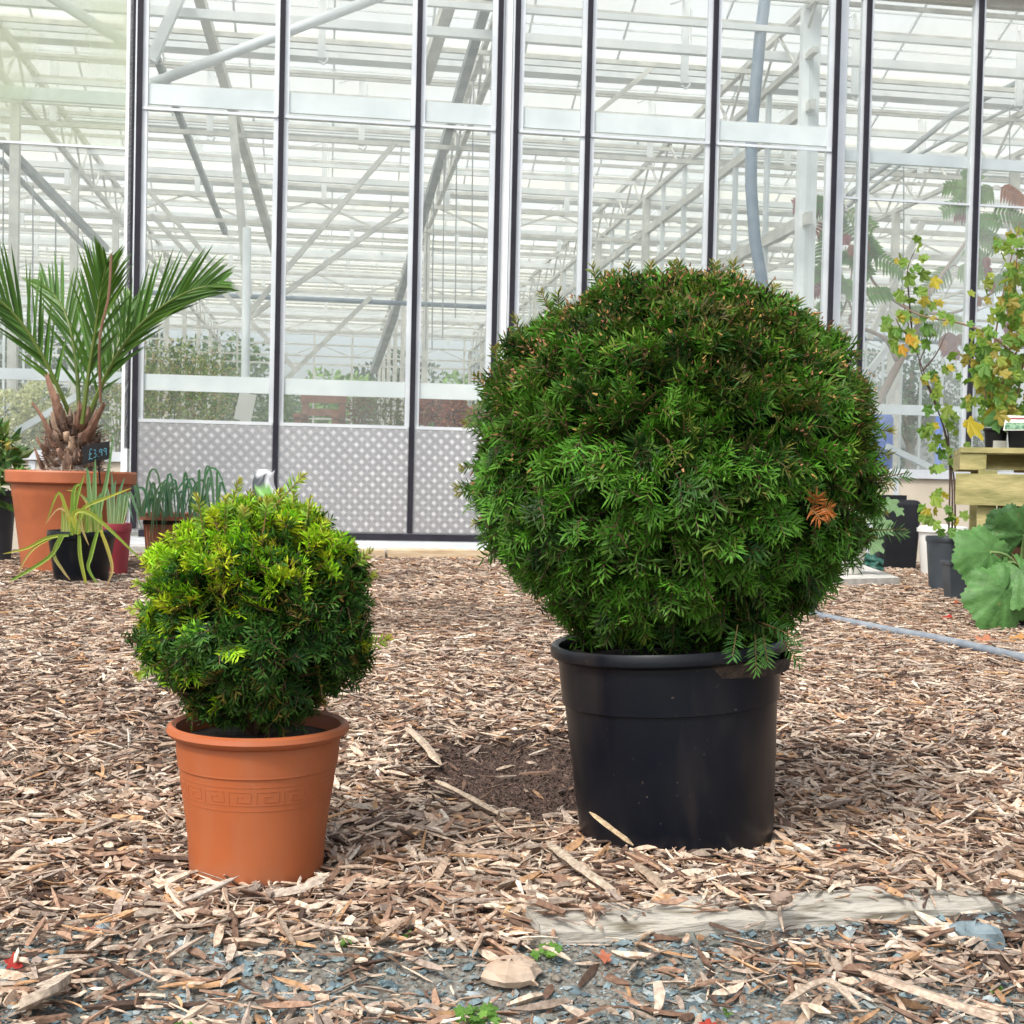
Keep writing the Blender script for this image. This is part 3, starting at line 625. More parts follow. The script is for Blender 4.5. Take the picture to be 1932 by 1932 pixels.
# ------------------------------------------------------------ foliage helpers
def needles(mb, P_, d, s, n_per, L, nl, nw, cols, tipc=None, flat=.3, tipmix=.35, arc=.25):
    """shoots: base P, dir d, side s; each with n_per needles"""
    N = len(P_); u = np.cross(s, d)
    t = (np.arange(n_per)+.5)/n_per; t = np.tile(t, (N, 1))+rng.uniform(-.5/n_per, .5/n_per, (N, n_per))
    side = np.where(np.arange(n_per) % 2, 1., -1.)[None]*np.ones((N, 1))
    rot = rng.normal(0, 1, (N, n_per))*flat[:, None]
    sag = -np.array([0, 0, 1.])*(arc*L**1)[:, None, None]*(t**2)[..., None]*.6
    base = P_[:, None]+d[:, None]*(t*L[:, None])[..., None]+sag
    sv = s[:, None]*(side*np.cos(rot))[..., None]+u[:, None]*(np.sin(rot)+.12)[..., None]
    fwd = (.45+.9*t**3)[..., None]
    nd = nrm(sv+d[:, None]*fwd+rng.normal(0, .12, (N, n_per, 3)))
    ln = nl*(.55+.6*np.sin(np.clip(t, 0, 1)*math.pi*.85+.25))*rng.uniform(.8, 1.15, (N, n_per))
    wv = nrm(np.cross(nd, nrm(u[:, None]+rng.normal(0, .25, (N, n_per, 3)))))*(nw*rng.uniform(.8, 1.2, (N, n_per)))[..., None]/2
    up_ = np.cross(wv, nd); up_ = nrm(up_)
    mid = base+nd*(ln*.55)[..., None]+up_*(ln*.06)[..., None]
    tip = base+nd*ln[..., None]-up_*(ln*.05)[..., None]
    V = np.stack([base-wv*.6, base+wv*.6, mid+wv, mid-wv, tip], 2).reshape(-1, 3)
    K = N*n_per; b5 = np.arange(K)[:, None]*5
    c = cols[:, None]*rng.uniform(.75, 1.3, (N, n_per, 1))
    if tipc is not None:
        k = np.clip((t-.55)/.45, 0, 1)[..., None]*tipmix; c = c*(1-k)+tipc[:, None]*k
    c = np.repeat(c.reshape(-1, 3), 5, 0)
    n0 = mb.n; mb.add(V, b5+np.array([[0, 1, 2, 3]]), c); mb.F.append(b5+np.array([[3, 2, 4]])+n0)
def twigs(mb, P_, d, L, r, c):
    N = len(P_); a = nrm(np.cross(d, [0, 0, 1.])+1e-6); b = np.cross(a, d); V = []
    for t, q in ((0, 1.), (1, .4)):
        for k in range(3):
            th = k*2.094; V.append(P_+d*(L*t)[:, None]-np.array([0, 0, 1.])*(L*.15*t)[:, None]+(a*math.cos(th)+b*math.sin(th))*(r*q)[:, None])
    V = np.stack(V, 1); f = np.array([(0, 1, 4, 3), (1, 2, 5, 4), (2, 0, 3, 5)])
    mb.add(V.reshape(-1, 3), (f[None]+(np.arange(N)*6)[:, None, None]).reshape(-1, 4), np.repeat(c, 6, 0))
def yewball(ctr, rx, ry, rz, ncl, nl, nw, Ls, palfn, zmin, seed, lumps=.05, nper=24, spread=.9):
    rg = np.random.default_rng(seed); th = rg.uniform(0, 2*math.pi, ncl); cz = rg.uniform(-1, 1, ncl); rr = np.sqrt(1-cz**2)
    n_ = np.stack([rr*np.cos(th), rr*np.sin(th), cz], -1); RR = np.array([rx, ry, rz])
    lump = 1+lumps*(np.sin(n_[:, 0]*7+seed)*np.sin(n_[:, 2]*6+1)+.7*np.sin(n_[:, 1]*9+n_[:, 2]*8+seed))
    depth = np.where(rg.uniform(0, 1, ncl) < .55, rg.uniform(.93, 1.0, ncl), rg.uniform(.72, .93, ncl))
    end = n_*RR*(lump*depth)[:, None]
    outn = nrm(n_/RR); upw = np.clip(n_[:, 2], -1, 1)
    dn_ = np.clip(.35-upw, 0, 1)[:, None]; tang = rg.normal(0, 1, (ncl, 3))+np.array([0, 0, -.5]); tang = nrm(tang-outn*np.sum(tang*outn, 1, keepdims=True))
    d = nrm(outn*(1-.35*np.minimum(dn_*2, 1))+tang*.6*np.minimum(dn_*2, 1)+np.array([0, 0, 1.])*(.45*(upw > 0)+.0)[:, None]+rg.normal(0, .3, (ncl, 3)))
    return rg, n_, end+np.array(ctr), d, lump, depth
def make_yew(name_root, root, ctr, rx, ry, rz, ncl, nl, nw, palfn, zmin, seed, lumps, nper, lsh, extra=None):
    rg, n_, E, d, lump, depth = yewball(ctr, rx, ry, rz, ncl, nl, nw, None, palfn, zmin, seed, lumps)
    k = E[:, 2] > zmin-.005; n_, E, d, depth = n_[k], E[k], d[k], depth[k]; N = len(E)
    # flat sprays: side vector mostly horizontal below, random on top
    s0 = nrm(np.cross(d, n_*1.0+np.array([0, 0, .45])+rg.normal(0, .35, (N, 3)))); 
    L0 = rg.uniform(*lsh, N)
    mb = MB(); tw = MB()
    cols, tips = palfn(n_, depth, rg)
    flat0 = np.where(n_[:, 2] > .35, .9, .28)*np.ones(N)
    start = E-d*L0[:, None]*.9
    for ang, lf, off in ((0, 1., 0), (.62, .72, .25), (-.62, .72, .35), (.75, .5, .6), (-.75, .5, .55)):
        dd = nrm(d*math.cos(ang)+s0*math.sin(ang)+rg.normal(0, .08, (N, 3))); ss = nrm(s0*math.cos(ang)-d*math.sin(ang)); ss = nrm(ss-dd*np.sum(ss*dd, 1, keepdims=True))
        P0 = start+d*(L0*off)[:, None]; LL = L0*lf*rg.uniform(.8, 1.15, N)
        np_ = max(8, int(nper*lf))
        needles(mb, P0, dd, ss, np_, LL, nl, nw, cols*rg.uniform(.85, 1.15, (N, 1)), tips, flat0)
        twigs(tw, P0, dd, LL, np.full(N, nw*.45), np.array([.16, .09, .04])*rg.uniform(.6, 1.4, (N, 1))*(.6+.8*np.clip(n_[:, 2:3]+.2, 0, 1)))
    fo = mb.build('foliage', M['yew'], root)
    if extra:
        nb = 1000; j = rg.choice(N, nb, p=(lambda q: q/q.sum())(np.clip(n_[:, 2]+.45, .02, 2)**2*(depth > .9))); bd = MB()
        for q in range(2):
            o_ = E[j]+d[j]*(L0[j]*.12)[:, None]+rg.normal(0, .008, (nb, 3)); dd = nrm(d[j]+rg.normal(0, .35, (nb, 3))); twigs(bd, o_, dd, rg.uniform(.005, .011, nb), rg.uniform(.0015, .003, nb), np.array([(.38, .17, .06), (.44, .27, .07), (.28, .12, .06)])[rg.integers(0, 3, nb)]*rg.uniform(.6, 1.2, (nb, 1)))
        bd.build('buds', M['stem'], root)
    # inner structure: branches from the stem to the sprays and a dense twig mass
    br = MB(); base = np.array([ctr[0], ctr[1], zmin-.02])
    for k in range(90):
        j = rg.integers(0, N); e = start[j]; mid = base*.45+e*.55+np.array([0, 0, .04]); 
        ts = np.linspace(0, 1, 6)[:, None]; pts = (1-ts)**2*base+2*ts*(1-ts)*mid+ts**2*e
        br.tube(pts, np.linspace(.007, .0015, 6)*rx/.2, 5, (.15, .085, .05))
    br.build('branches', M['stem'], root, True)
    tw.build('twigs', M['stem'], root)
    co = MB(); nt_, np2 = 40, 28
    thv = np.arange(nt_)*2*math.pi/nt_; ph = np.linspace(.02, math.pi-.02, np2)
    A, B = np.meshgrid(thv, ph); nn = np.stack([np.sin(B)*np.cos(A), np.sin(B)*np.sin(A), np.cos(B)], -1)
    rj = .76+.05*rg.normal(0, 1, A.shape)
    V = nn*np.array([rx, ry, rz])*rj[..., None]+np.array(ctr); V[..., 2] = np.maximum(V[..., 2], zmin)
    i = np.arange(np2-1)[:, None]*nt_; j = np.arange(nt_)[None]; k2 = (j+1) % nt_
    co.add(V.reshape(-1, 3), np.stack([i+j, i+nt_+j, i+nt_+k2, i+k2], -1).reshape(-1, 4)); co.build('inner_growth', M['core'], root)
    return fo
def lobed(mb, o, d, nv, Rr, lobes=5, c=(.1, .2, .04), droop=.3, ring=20, serr=.05, rg=random):
    d = nrm(d); s = nrm(np.cross(nv, d)); n_ = np.cross(d, s); V = [np.array(o)]
    for k in range(ring):
        a = -math.pi*.92+2*math.pi*.92*k/(ring-1)
        r = Rr*(.78+.22*math.cos(a*lobes))*(1 if abs(a) < 2 else .82)*(1+(serr if k % 2 else -serr))
        x = math.cos(a)*r+Rr*.45; y = math.sin(a)*r
        q = (x*x+y*y)/Rr/2
        V.append(np.array(o)+d*x+s*y-np.array([0, 0, 1])*q*droop+n_*(.12*Rr*math.cos(a*lobes)))
    f = [(0, k, k+1) for k in range(1, ring)]
    cc = np.tile(np.array(c, float), (len(V), 1)); cc[1:] *= .92
    mb.add(V, f, cc)
def blade(mb, pts, w0, c, c2=None, upv=None, fold=.3):
    pts = np.array(pts, float); n_ = len(pts); t = nrm(np.gradient(pts, axis=0))
    view = np.array([0, -1., .25]) if upv is None else np.array(upv, float)
    s = nrm(np.cross(t, view)); nn = np.cross(s, t); V = []; C = []
    for k in range(n_):
        q = k/(n_-1); ww = w0*(1-q**3)*(.7+.3*min(1, q*4))/2+.0005
        V += [pts[k]-s[k]*ww+nn[k]*ww*fold, pts[k]-nn[k]*0, pts[k]+s[k]*ww+nn[k]*ww*fold]
        cc = np.array(c)*(1-q)+np.array(c2 if c2 is not None else c)*q; C += [cc*1.08, cc*.85, cc]
    f = []
    for k in range(n_-1):
        b = k*3; f += [(b, b+1, b+4, b+3), (b+1, b+2, b+5, b+4)]
    mb.add(V, f, np.array(C))
def bez(p0, p1, p2, n_=8):
    t = np.linspace(0, 1, n_)[:, None]; return (1-t)**2*np.array(p0)+2*t*(1-t)*np.array(p1)+t*t*np.array(p2)
def path(pts, n_=20):
    pts = np.array(pts, float); t = np.linspace(0, len(pts)-1, n_); out = []
    for q in t:
        i = min(int(q), len(pts)-2); f = q-i; p0 = pts[max(i-1, 0)]; p1 = pts[i]; p2 = pts[i+1]; p3 = pts[min(i+2, len(pts)-1)]
        out.append(.5*((2*p1)+(-p0+p2)*f+(2*p0-5*p1+4*p2-p3)*f*f+(-p0+3*p1-3*p2+p3)*f**3))
    return np.array(out)
def leaves(mb, C_, rad, n_, size, pal, seed=1, shell=.0, asp=.45, droop=0.):
    rg = np.random.default_rng(seed); v = rg.normal(0, 1, (n_, 3)); v = nrm(v)*(rg.uniform(shell, 1, (n_, 1))**(1/2.)); P_ = np.array(C_)+v*np.array(rad)
    d = nrm(v+rg.normal(0, .8, (n_, 3))-np.array([0, 0, droop])); s = nrm(np.cross(d, rg.normal(0, 1, (n_, 3)))); u = np.cross(s, d)
    L = size*rg.uniform(.6, 1.3, (n_, 1)); W = L*asp
    V = np.stack([P_, P_+d*L*.5+s*W*.5+u*L*.08, P_+d*L-u*L*.05, P_+d*L*.5-s*W*.5+u*L*.08], 1)
    c = np.array(pal)[rg.integers(0, len(pal), n_)]*rg.uniform(.7, 1.3, (n_, 1))
    mb.add(V.reshape(-1, 3), (np.array([[0, 1, 2, 3]])+(np.arange(n_)*4)[:, None]), np.repeat(c, 4, 0))
def pot_profile(rb, rt_, h, lip=.012, liph=.03, wall=.006, band=None, soil=.04):
    p = [(0, .002), (rb-.01, .002), (rb, .012)]
    if band: p += [(rb+(rt_-rb)*band-.0, h*band-.002), (rb+(rt_-rb)*band+.005, h*band+.003)]
    e = rt_+(.005 if band else 0)
    p += [(e, h-liph-.002), (e+lip*.6, h-liph), (e+lip, h-liph*.75), (e+lip, h-liph*.25), (e+lip*.6, h), (rt_-wall*.3, h), (rt_-wall, h-.006), (rt_-wall-.003, h-soil), (0, h-soil)]
    return p
# ------------------------------------------------------------ the big yew in its black pot
P1 = np.array([POT1[0], POT1[1], -.004]); root = thing('potted_yew', 'big round clipped dark green yew in a tall black plastic pot', 'yew topiary', tuple(P1))
H = .41; rb, rtp = .194, .227
prof = [(0, .002), (rb-.012, .002), (rb, .014), (rb+.003, .05), (rtp-.0135, H-.125), (rtp-.0135, H-.121), (rtp-.0085, H-.119), (rtp-.004, H-.03), (rtp+.004, H-.027), (rtp+.010, H-.022), (rtp+.011, H-.008), (rtp+.007, H), (rtp+.002, H+.0005), (rtp-.006, H-.004), (rtp-.010, H-.05), (0, H-.05)]
pt = MB().lathe(prof[:15], 96, P1).build('pot', M['black'], root, .6); pt.rotation_euler = (0, -R(4.0), 0)
MB().lathe([(rtp-.008, H-.02), (rtp-.012, H-.048), (.1, H-.035), (0, H-.03)][::1], 48, P1).build('soil', M['soil'], root)
def pal1(n_, depth, rg):
    N = len(n_); base = np.array([(.019, .062, .008), (.030, .092, .009), (.013, .045, .008), (.048, .130, .012)])[rg.integers(0, 4, N)]
    base *= (rg.uniform(.45, 1.45, (N, 1)))
    fresh = (rg.uniform(0, 1, N) < .30+.2*(n_[:, 2] < .1))[:, None]
    base = np.where(fresh, np.array([.055, .170, .014])*rg.uniform(.75, 1.4, (N, 1)), base)
    tipg = np.array([(.15, .27, .04)]*N)*rg.uniform(.6, 1.3, (N, 1))
    br = (rg.uniform(0, 1, N) < np.clip(n_[:, 2]*.7+.05+.2*(n_[:, 0] > .2), .04, .5))
    tipb = np.array([(.42, .19, .06), (.46, .30, .07), (.30, .12, .07), (.5, .28, .12)])[rg.integers(0, 4, N)]
    tips = np.where(br[:, None], tipb*.6+tipg*.4, tipg)
    return base, tips
C1 = np.array([at(1271, 870, 2.57)[0], 2.57, .765])
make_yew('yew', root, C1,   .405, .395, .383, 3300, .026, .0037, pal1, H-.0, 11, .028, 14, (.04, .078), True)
# drooping low spray on the right, dead brown spray
ex = MB(); 
for (px_, py_, D_, dx, L_, c_) in ((1440, 1198, 2.36, (.15, -.25, -1), .05, (.08, .2, .04)), (1425, 1208, 2.37, (.0, -.3, -1), .055, (.10, .24, .05)), (1470, 1200, 2.38, (.5, -.2, -.6), .06, (.06, .16, .03)), (1450, 1180, 2.35, (.8, -.3, -.3), .06, (.05, .14, .03)),
                                   (1390, 1190, 2.33, (-.2, -.4, -.9), .05, (.05, .15, .03)), (1650, 905, 2.52, (1, -.1, .25), .07, (.05, .12, .03)), (1640, 1000, 2.5, (1, -.2, .05), .07, (.05, .11, .03)), 
                                   (1530, 960, 2.24, (.4, -.6, -.5), .028, (.30, .10, .025)), (1545, 965, 2.24, (.7, -.6, .2), .025, (.24, .08, .02)), (1535, 950, 2.24, (.1, -.6, .7), .02, (.30, .11, .03))):
    dn = nrm(np.array(dx, float)); sv = nrm(np.cross(dn, [0, -1, .3]))
    ex = MB(); needles(ex, at(px_, py_, D_)[None], dn[None], sv[None], 26, np.array([L_]), .022, .003, np.array([c_]), None, np.array([.5]))
    ex.tube([at(px_, py_, D_)-dn*.012, at(px_, py_, D_), at(px_, py_, D_)+dn*L_], [.0015, .0014, .0008], 5, (.2, .13, .05)); ex.build('loose_spray', M['yew'], root)
rq = random.Random(8)
for k in range(34):
    th = rq.uniform(-1.25, 1.25) if k < 22 else rq.choice((-1, 1))*rq.uniform(1.2, 2.0); ra = 368; px_ = 1271+ra*math.sin(th)*1.0; py_ = 868-ra*.93*math.cos(th); dn = nrm(np.array([math.sin(th)*.6+rq.uniform(-.3, .3), rq.uniform(-.3, .2), math.cos(th)*.6+.75 if abs(th) < 1.3 else -.1])); o_ = at(px_, py_, 2.57+rq.uniform(-.12, .12)); L_ = rq.uniform(.03, .06)
    ex = MB(); needles(ex, o_[None], dn[None], nrm(np.cross(dn, [0, -1, .3]))[None], 22, np.array([L_]), .02, .0034, np.array([[.06, .14, .02]]), np.array([[.34, .24, .06]]), np.array([.9]), .6, 0); ex.tube([o_-dn*.03, o_, o_+dn*L_], [.0014, .0013, .0008], 5, (.2, .12, .05)); ex.build('loose_spray', M['yew'], root)
# ------------------------------------------------------------ the small yew in its terracotta pot
P2 = np.array([POT2[0], POT2[1], -.006]); root = thing('potted_yew', 'small round yew with lime green tips in an orange terracotta coloured pot', 'yew topiary', tuple(P2))
H2 = .279; rb2, rt2 = .118, .147
prof = [(.0, .002), (rb2-.006, .002), (rb2, .010), (rb2+.001, .018), (rb2+.005, .08), (.1395, .205), (.142, .2065), *[(.142+.0035*k/10+(.0006 if k % 2 else 0), .212+.035*k/10) for k in range(11)], (.1455, H2-.022), (.150, H2-.0225), (.158, H2-.018), (.1625, H2-.011), (.160, H2-.003), (.153, H2+.001), (.146, H2-.004), (.141, H2-.03), (.135, H2-.07)]
prof[0] = (.0, .018)
def sk(i, th): return i <= 2 and any(abs(((th-c+math.pi) % (2*math.pi))-math.pi) < .085 for c in (-1.62, .45, 2.5))
pt = MB().lathe(prof, 128, P2, skip=sk).build('pot', M['terrapot'], root, .7)
MB().lathe([(.141, H2-.03), (.1, H2-.026), (0, H2-.02)], 48, P2).build('soil', M['soil'], root)
# embossed key pattern
rel = MB(); zc = .176; 
def prad(z): return rb2+.005+(.1395-rb2-.005)*(z-.08)/(.205-.08)
nrep = 18
def seg_(a0, z0, a1, z1, th_=.0012):
    for k in range(4):
        q0 = k/4; q1 = (k+1)/4; A0 = a0+(a1-a0)*q0; A1 = a0+(a1-a0)*q1; Z0 = z0+(z1-z0)*q0; Z1 = z0+(z1-z0)*q1
        hw = .0010
        if abs(z1-z0) < 1e-6: c4 = [(A0, Z0-hw), (A1, Z1-hw), (A1, Z1+hw), (A0, Z0+hw)]
        else: ha = hw/.135; c4 = [(A0-ha, Z0), (A0+ha, Z0), (A1+ha, Z1), (A1-ha, Z1)]
        P_ = []
        for dr in (-.001, .0006):
            for (A, Z_) in c4: r = prad(Z_)+dr; P_.append(P2+np.array([r*math.cos(A), r*math.sin(A), Z_]))
        rel.hexa(P_)
for k in range(nrep):
    a0 = 2*math.pi*k/nrep; da = 2*math.pi/nrep
    A = lambda f: a0+da*f
    for s_ in (((.0, .160), (.0, .184)), ((0, .184), (.8, .184)), ((.8, .184), (.8, .166)), ((.8, .166), (.3, .166)), ((.3, .166), (.3, .176)), ((.3, .176), (.55, .176)), ((0, .160), (1, .160))):
        (x0, z0), (x1, z1) = s_; seg_(A(x0), z0, A(x1), z1)
    seg_(a0, .150, a0+da, .150); seg_(a0, .192, a0+da, .192)
rel.build('key_pattern', M['terrapot'], root)
def pal2(n_, depth, rg):
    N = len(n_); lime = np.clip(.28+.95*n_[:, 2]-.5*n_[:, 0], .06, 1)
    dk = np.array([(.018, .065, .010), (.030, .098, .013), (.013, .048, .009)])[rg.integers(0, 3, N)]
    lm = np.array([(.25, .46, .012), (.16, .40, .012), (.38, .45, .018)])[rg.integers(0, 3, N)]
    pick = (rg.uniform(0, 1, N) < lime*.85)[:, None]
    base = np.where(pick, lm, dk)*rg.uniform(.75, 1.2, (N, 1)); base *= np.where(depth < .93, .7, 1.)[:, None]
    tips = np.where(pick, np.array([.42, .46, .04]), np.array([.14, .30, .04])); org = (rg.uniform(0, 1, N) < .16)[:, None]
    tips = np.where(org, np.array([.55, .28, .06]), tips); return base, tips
C2 = np.array([at(486, 1160, 2.286)[0], 2.286, 0.]); C2[2] = .72-(1150-895)/1050
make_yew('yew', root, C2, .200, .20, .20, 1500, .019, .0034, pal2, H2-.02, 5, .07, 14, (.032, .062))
ex = MB(); st = MB()
for (x0, y0, x1, y1, D_) in ((385, 1010, 372, 935, 2.2), (430, 985, 450, 905, 2.25), (425, 990, 425, 940, 2.2), (520, 985, 528, 925, 2.25), (528, 945, 572, 897, 2.25), (575, 1020, 585, 940, 2.25), (478, 980, 470, 930, 2.3), (548, 985, 556, 930, 2.3), (500, 980, 505, 945, 2.2),
                             (320, 1085, 280, 1075, 2.25), (300, 1110, 255, 1100, 2.25), (295, 1150, 245, 1148, 2.2), (650, 1080, 700, 1040, 2.25), (680, 1220, 735, 1205, 2.25), (670, 1090, 705, 1085, 2.3), (300, 1250, 260, 1275, 2.2), (455, 1000, 462, 960, 2.2), (405, 1020, 405, 960, 2.3), (600, 1030, 606, 985, 2.3), (345, 1060, 335, 1015, 2.3)):
    a = at(x0, y0, D_); b = at(x1, y1, D_); L_ = np.linalg.norm(b-a); dn = (b-a)/L_; sv = nrm(np.cross(dn, [.3, -1, .2]))
    cc = np.array([.18, .32, .04])*random.uniform(.8, 1.2)
    ex = MB(); needles(ex, a[None], dn[None], sv[None], 34, np.array([L_]), .018, .0034, cc[None], np.array([[.5, .36, .07]]), np.array([1.3]), .6, 0)
    ex.tube([a-dn*.03, a, b], [.0015, .0014, .0008], 5, (.25, .16, .06)); ex.build('loose_shoot', M['yew'], root)
# ------------------------------------------------------------ left group: palm planter, pots, trough, sack
Dp = 9.1
def base_at(px, py, D_): p = at(px, py, D_); p[2] = 0; return p
pb_ = base_at(133, 1080, Dp); root = thing('potted_palm', 'date palm with stiff feather fronds in a wide orange planter', 'palm', tuple(pb_))
Hh = .70; sc_ = Dp/F
prof = [(0, .0), (.325, 0), (.33, .02), (.395, .52), (.40, .53), (.408, .615), (.435, .62), (.445, .63), (.448, .70), (.44, .712), (.42, .712), (.41, .66), (0, .66)]
MB().lathe(prof[:12], 48, pb_, rmod=lambda th, z: 1-.03*((np.cos(th*8) > .2)[None]*((z > .03) & (z < .515))[:, None])).build('planter', M['terra'], root, .5)
sm_ = MB().lathe([(.415, .665), (.3, .70), (.1, .73), (0, .74)], 32, pb_); sm_.build('bark_topping', M['soil'], root)
xx = MB(); n_ = 900; a_ = rng.uniform(0, 6.28, n_); r_ = .40*np.sqrt(rng.uniform(0, 1, n_))
gh_keep = gh
gh = lambda x, y: np.zeros(np.shape(x))
chips(xx, pb_[0]+r_*np.cos(a_), pb_[1]+r_*np.sin(a_), rng.uniform(.02, .06, n_), rng.uniform(.006, .014, n_), rng.uniform(.003, .006, n_), 2, .735-r_*.15+rng.uniform(0, .015, n_), .3)
gh = gh_keep
xx.build('bark_mulch', M['chip'], root)
tr = MB(); tc_ = pb_+np.array([at(140, 850, Dp)[0]-pb_[0], 0, 0])
ts = np.linspace(0, 1, 12)
tr.tube([tc_+ez*(.70+.33*t) for t in ts], .17*(1-.55*ts)*(1+.08*np.sin(ts*30)), 18)
rs = random.Random(4)
def boot(tr, o, e, mid, w0, w1, c):
    P_ = bez(o, mid, e, 6); t = nrm(np.gradient(P_, axis=0)); ax = tc_+ez*P_[0][2]; rad_ = nrm(np.array([P_[0][0]-tc_[0], P_[0][1]-tc_[1], 0])+1e-6); V = []; C = []
    for k in range(6):
        q = k/5; s_ = nrm(np.cross(t[k], rad_)); u = np.cross(s_, t[k]); w_ = w0*(1-q)+w1*q; h_ = w_*.38
        for (a, b) in ((-1, -.2), (-.45, .8), (.45, .8), (1, -.2), (0, -.9)): V.append(P_[k]+s_*a*w_*rs.uniform(.85, 1.1)+u*b*h_+t[k]*(rs.uniform(-.03, .03) if k == 5 else 0)); C.append(np.array(c)*(.75+.5*q)*rs.uniform(.8, 1.2))
    f = [(k*5+q, k*5+(q+1) % 5, k*5+5+(q+1) % 5, k*5+5+q) for k in range(5) for q in range(5)]+[(25, 26, 27, 28, 29)]
    tr.add(V, f, np.array(C))
BC = [(1.3, .98, .8), (.8, .62, .52), (1.25, 1.1, 1.0), (.6, .47, .4), (1.5, 1.25, 1.0)]
for k in range(64):
    a = k*2.4; z = .70+.36*(k/64); r0 = .17*(1-.55*k/64); d = np.array([math.cos(a), math.sin(a), 0]); o = tc_+d*r0*.8+ez*z
    L_ = rs.uniform(.08, .19); e = o+d*L_*.6+ez*L_*rs.uniform(.5, 1.2); boot(tr, o, e, o+d*L_*.45+ez*L_*.1, .045*rs.uniform(.8, 1.2), .018*rs.uniform(.6, 1.5), BC[rs.randrange(5)])
for (x0, y0, x1, y1, x2, y2) in ((120, 800, 108, 770, 88, 708), (100, 840, 92, 800, 62, 762), (165, 830, 175, 800, 195, 765), (90, 850, 75, 845, 68, 820), (80, 880, 72, 868, 66, 845), (150, 810, 155, 790, 150, 760)):
    boot(tr, at(x0, y0, Dp-.12), at(x2, y2, Dp-.22), at(x1, y1, Dp-.2), .055, .016, (1.15, .78, .6))
for k in range(260):
    a = rs.uniform(0, 6.28); z = rs.uniform(.70, 1.0); d = np.array([math.cos(a), math.sin(a), 0]); o = tc_+d*.12*(1.4-z*.5)+ez*z; e = o+d*rs.uniform(.05, .14)+ez*rs.uniform(-.08, .08); tr.tube(bez(o, (o+e)/2+ez*rs.uniform(-.03, .03), e, 4), .0035, 3, (1.1, .8, .6))
tr.build('trunk', M['fibre'], root)
def frond(p, n_leaf, Lf, rgs, c=(.065, .155, .022), depth_dir=0, start=.28, wv=.024, brown=False):
    P_ = path(p, 40); mb = MB(); 
    mb.tube(P_, np.linspace(.018, .004, 40), 6, (.16, .22, .05) if not brown else (.2, .1, .05))
    t = nrm(np.gradient(P_, axis=0))
    for k in range(n_leaf):
        q = start+(1-start)*(k/(n_leaf-1)); i = min(int(q*39), 39); o = P_[i]; tt = t[i]
        for sgn in (-1, 1):
            view = np.array([.0, -1, .2]); sv = nrm(np.cross(tt, view))*sgn*.78; nn = nrm(np.cross(sv, tt))*1.0
            fwd = .9+1.0*q
            d = nrm(sv*1.0+tt*fwd+np.array([0, -1., 0])*rgs.uniform(-.5, .5)+np.array([0, 0, .25]))
            L_ = Lf*math.sin(min(1, (q-start)/(1-start)*.85+.15)*math.pi*.9+.15)*rgs.uniform(.85, 1.1)+.06
            e = o+d*L_-ez*.02*L_; f_ = rgs.uniform(.75, 1.3)
            cc = np.array(c)*f_; blade(mb, bez(o, o+d*L_*.5+ez*.01, e, 5), wv, cc, cc*np.array([1.5, 1.2, .9]) if rgs.random() < .3 else cc, upv=(rgs.uniform(-.6, .6), -1, rgs.uniform(-.3, .6)))
    return mb
rs = random.Random(9)
FR = [([(160, 800), (210, 690), (268, 610), (345, 555), (415, 535)], 31, .46, 9.0), ([(135, 790), (95, 700), (45, 615), (-10, 560), (-70, 530)], 29, .50, 8.9),
      ([(155, 800), (168, 700), (182, 610), (190, 550), (200, 500)], 27, .42, 8.8), ([(150, 800), (145, 700), (130, 610), (105, 560), (80, 535)], 20, .38, 9.3),
      ([(160, 800), (195, 720), (222, 650), (240, 600), (250, 570)], 19, .34, 9.35)]
for pts, n_, Lf, D_ in FR:
    frond([at(x, y, D_+.3*(k-2)*(.3 if D_ > 9.1 else -.2)) for k, (x, y) in enumerate(pts)], n_, Lf, rs, start=.2).build('frond', M['leaf'], root)
fr = MB(); fr.tube(path([at(190, 760, 8.7), at(188, 640, 8.6), at(205, 560, 8.6), at(210, 480, 8.6)], 12), .01, 5, (.22, .12, .07)); fr.build('dead_frond', M['stem'], root)
# black pot of spring onions
def simple_pot(mb, p, rb, rt_, h, seg=40, lip=.01, liph=.03, band=None): mb.lathe(pot_profile(rb, rt_, h, lip, liph, band=band)[:-1], seg, p); return mb
def oniony(root, name, pl, m, w0): 
    mb = MB()
    for (pts, D_, c, c2, ww) in pl:
        P_ = path([at(x, y, D_+(k*.0)) for k, (x, y) in enumerate(pts)], 12); blade(mb, P_, ww*.72, c, c2, fold=.6)
    return mb.build(name, m, root)
p = base_at(153, 1098, 8.2); root = thing('potted_spring_onions', 'black pot of floppy yellowing spring onions in front of the palm planter', 'potted plant', tuple(p))
simple_pot(MB(), p, .165, .205, .33, lip=.008, liph=.05).build('pot', M['black'], root, .6)
MB().lathe([(.2, .29), (0, .31)], 24, p).build('soil', M['soil'], root)
gY, gG, gB, gT = (.45, .42, .07), (.22, .34, .06), (.12, .26, .12), (.50, .34, .17)
D_ = 7.95
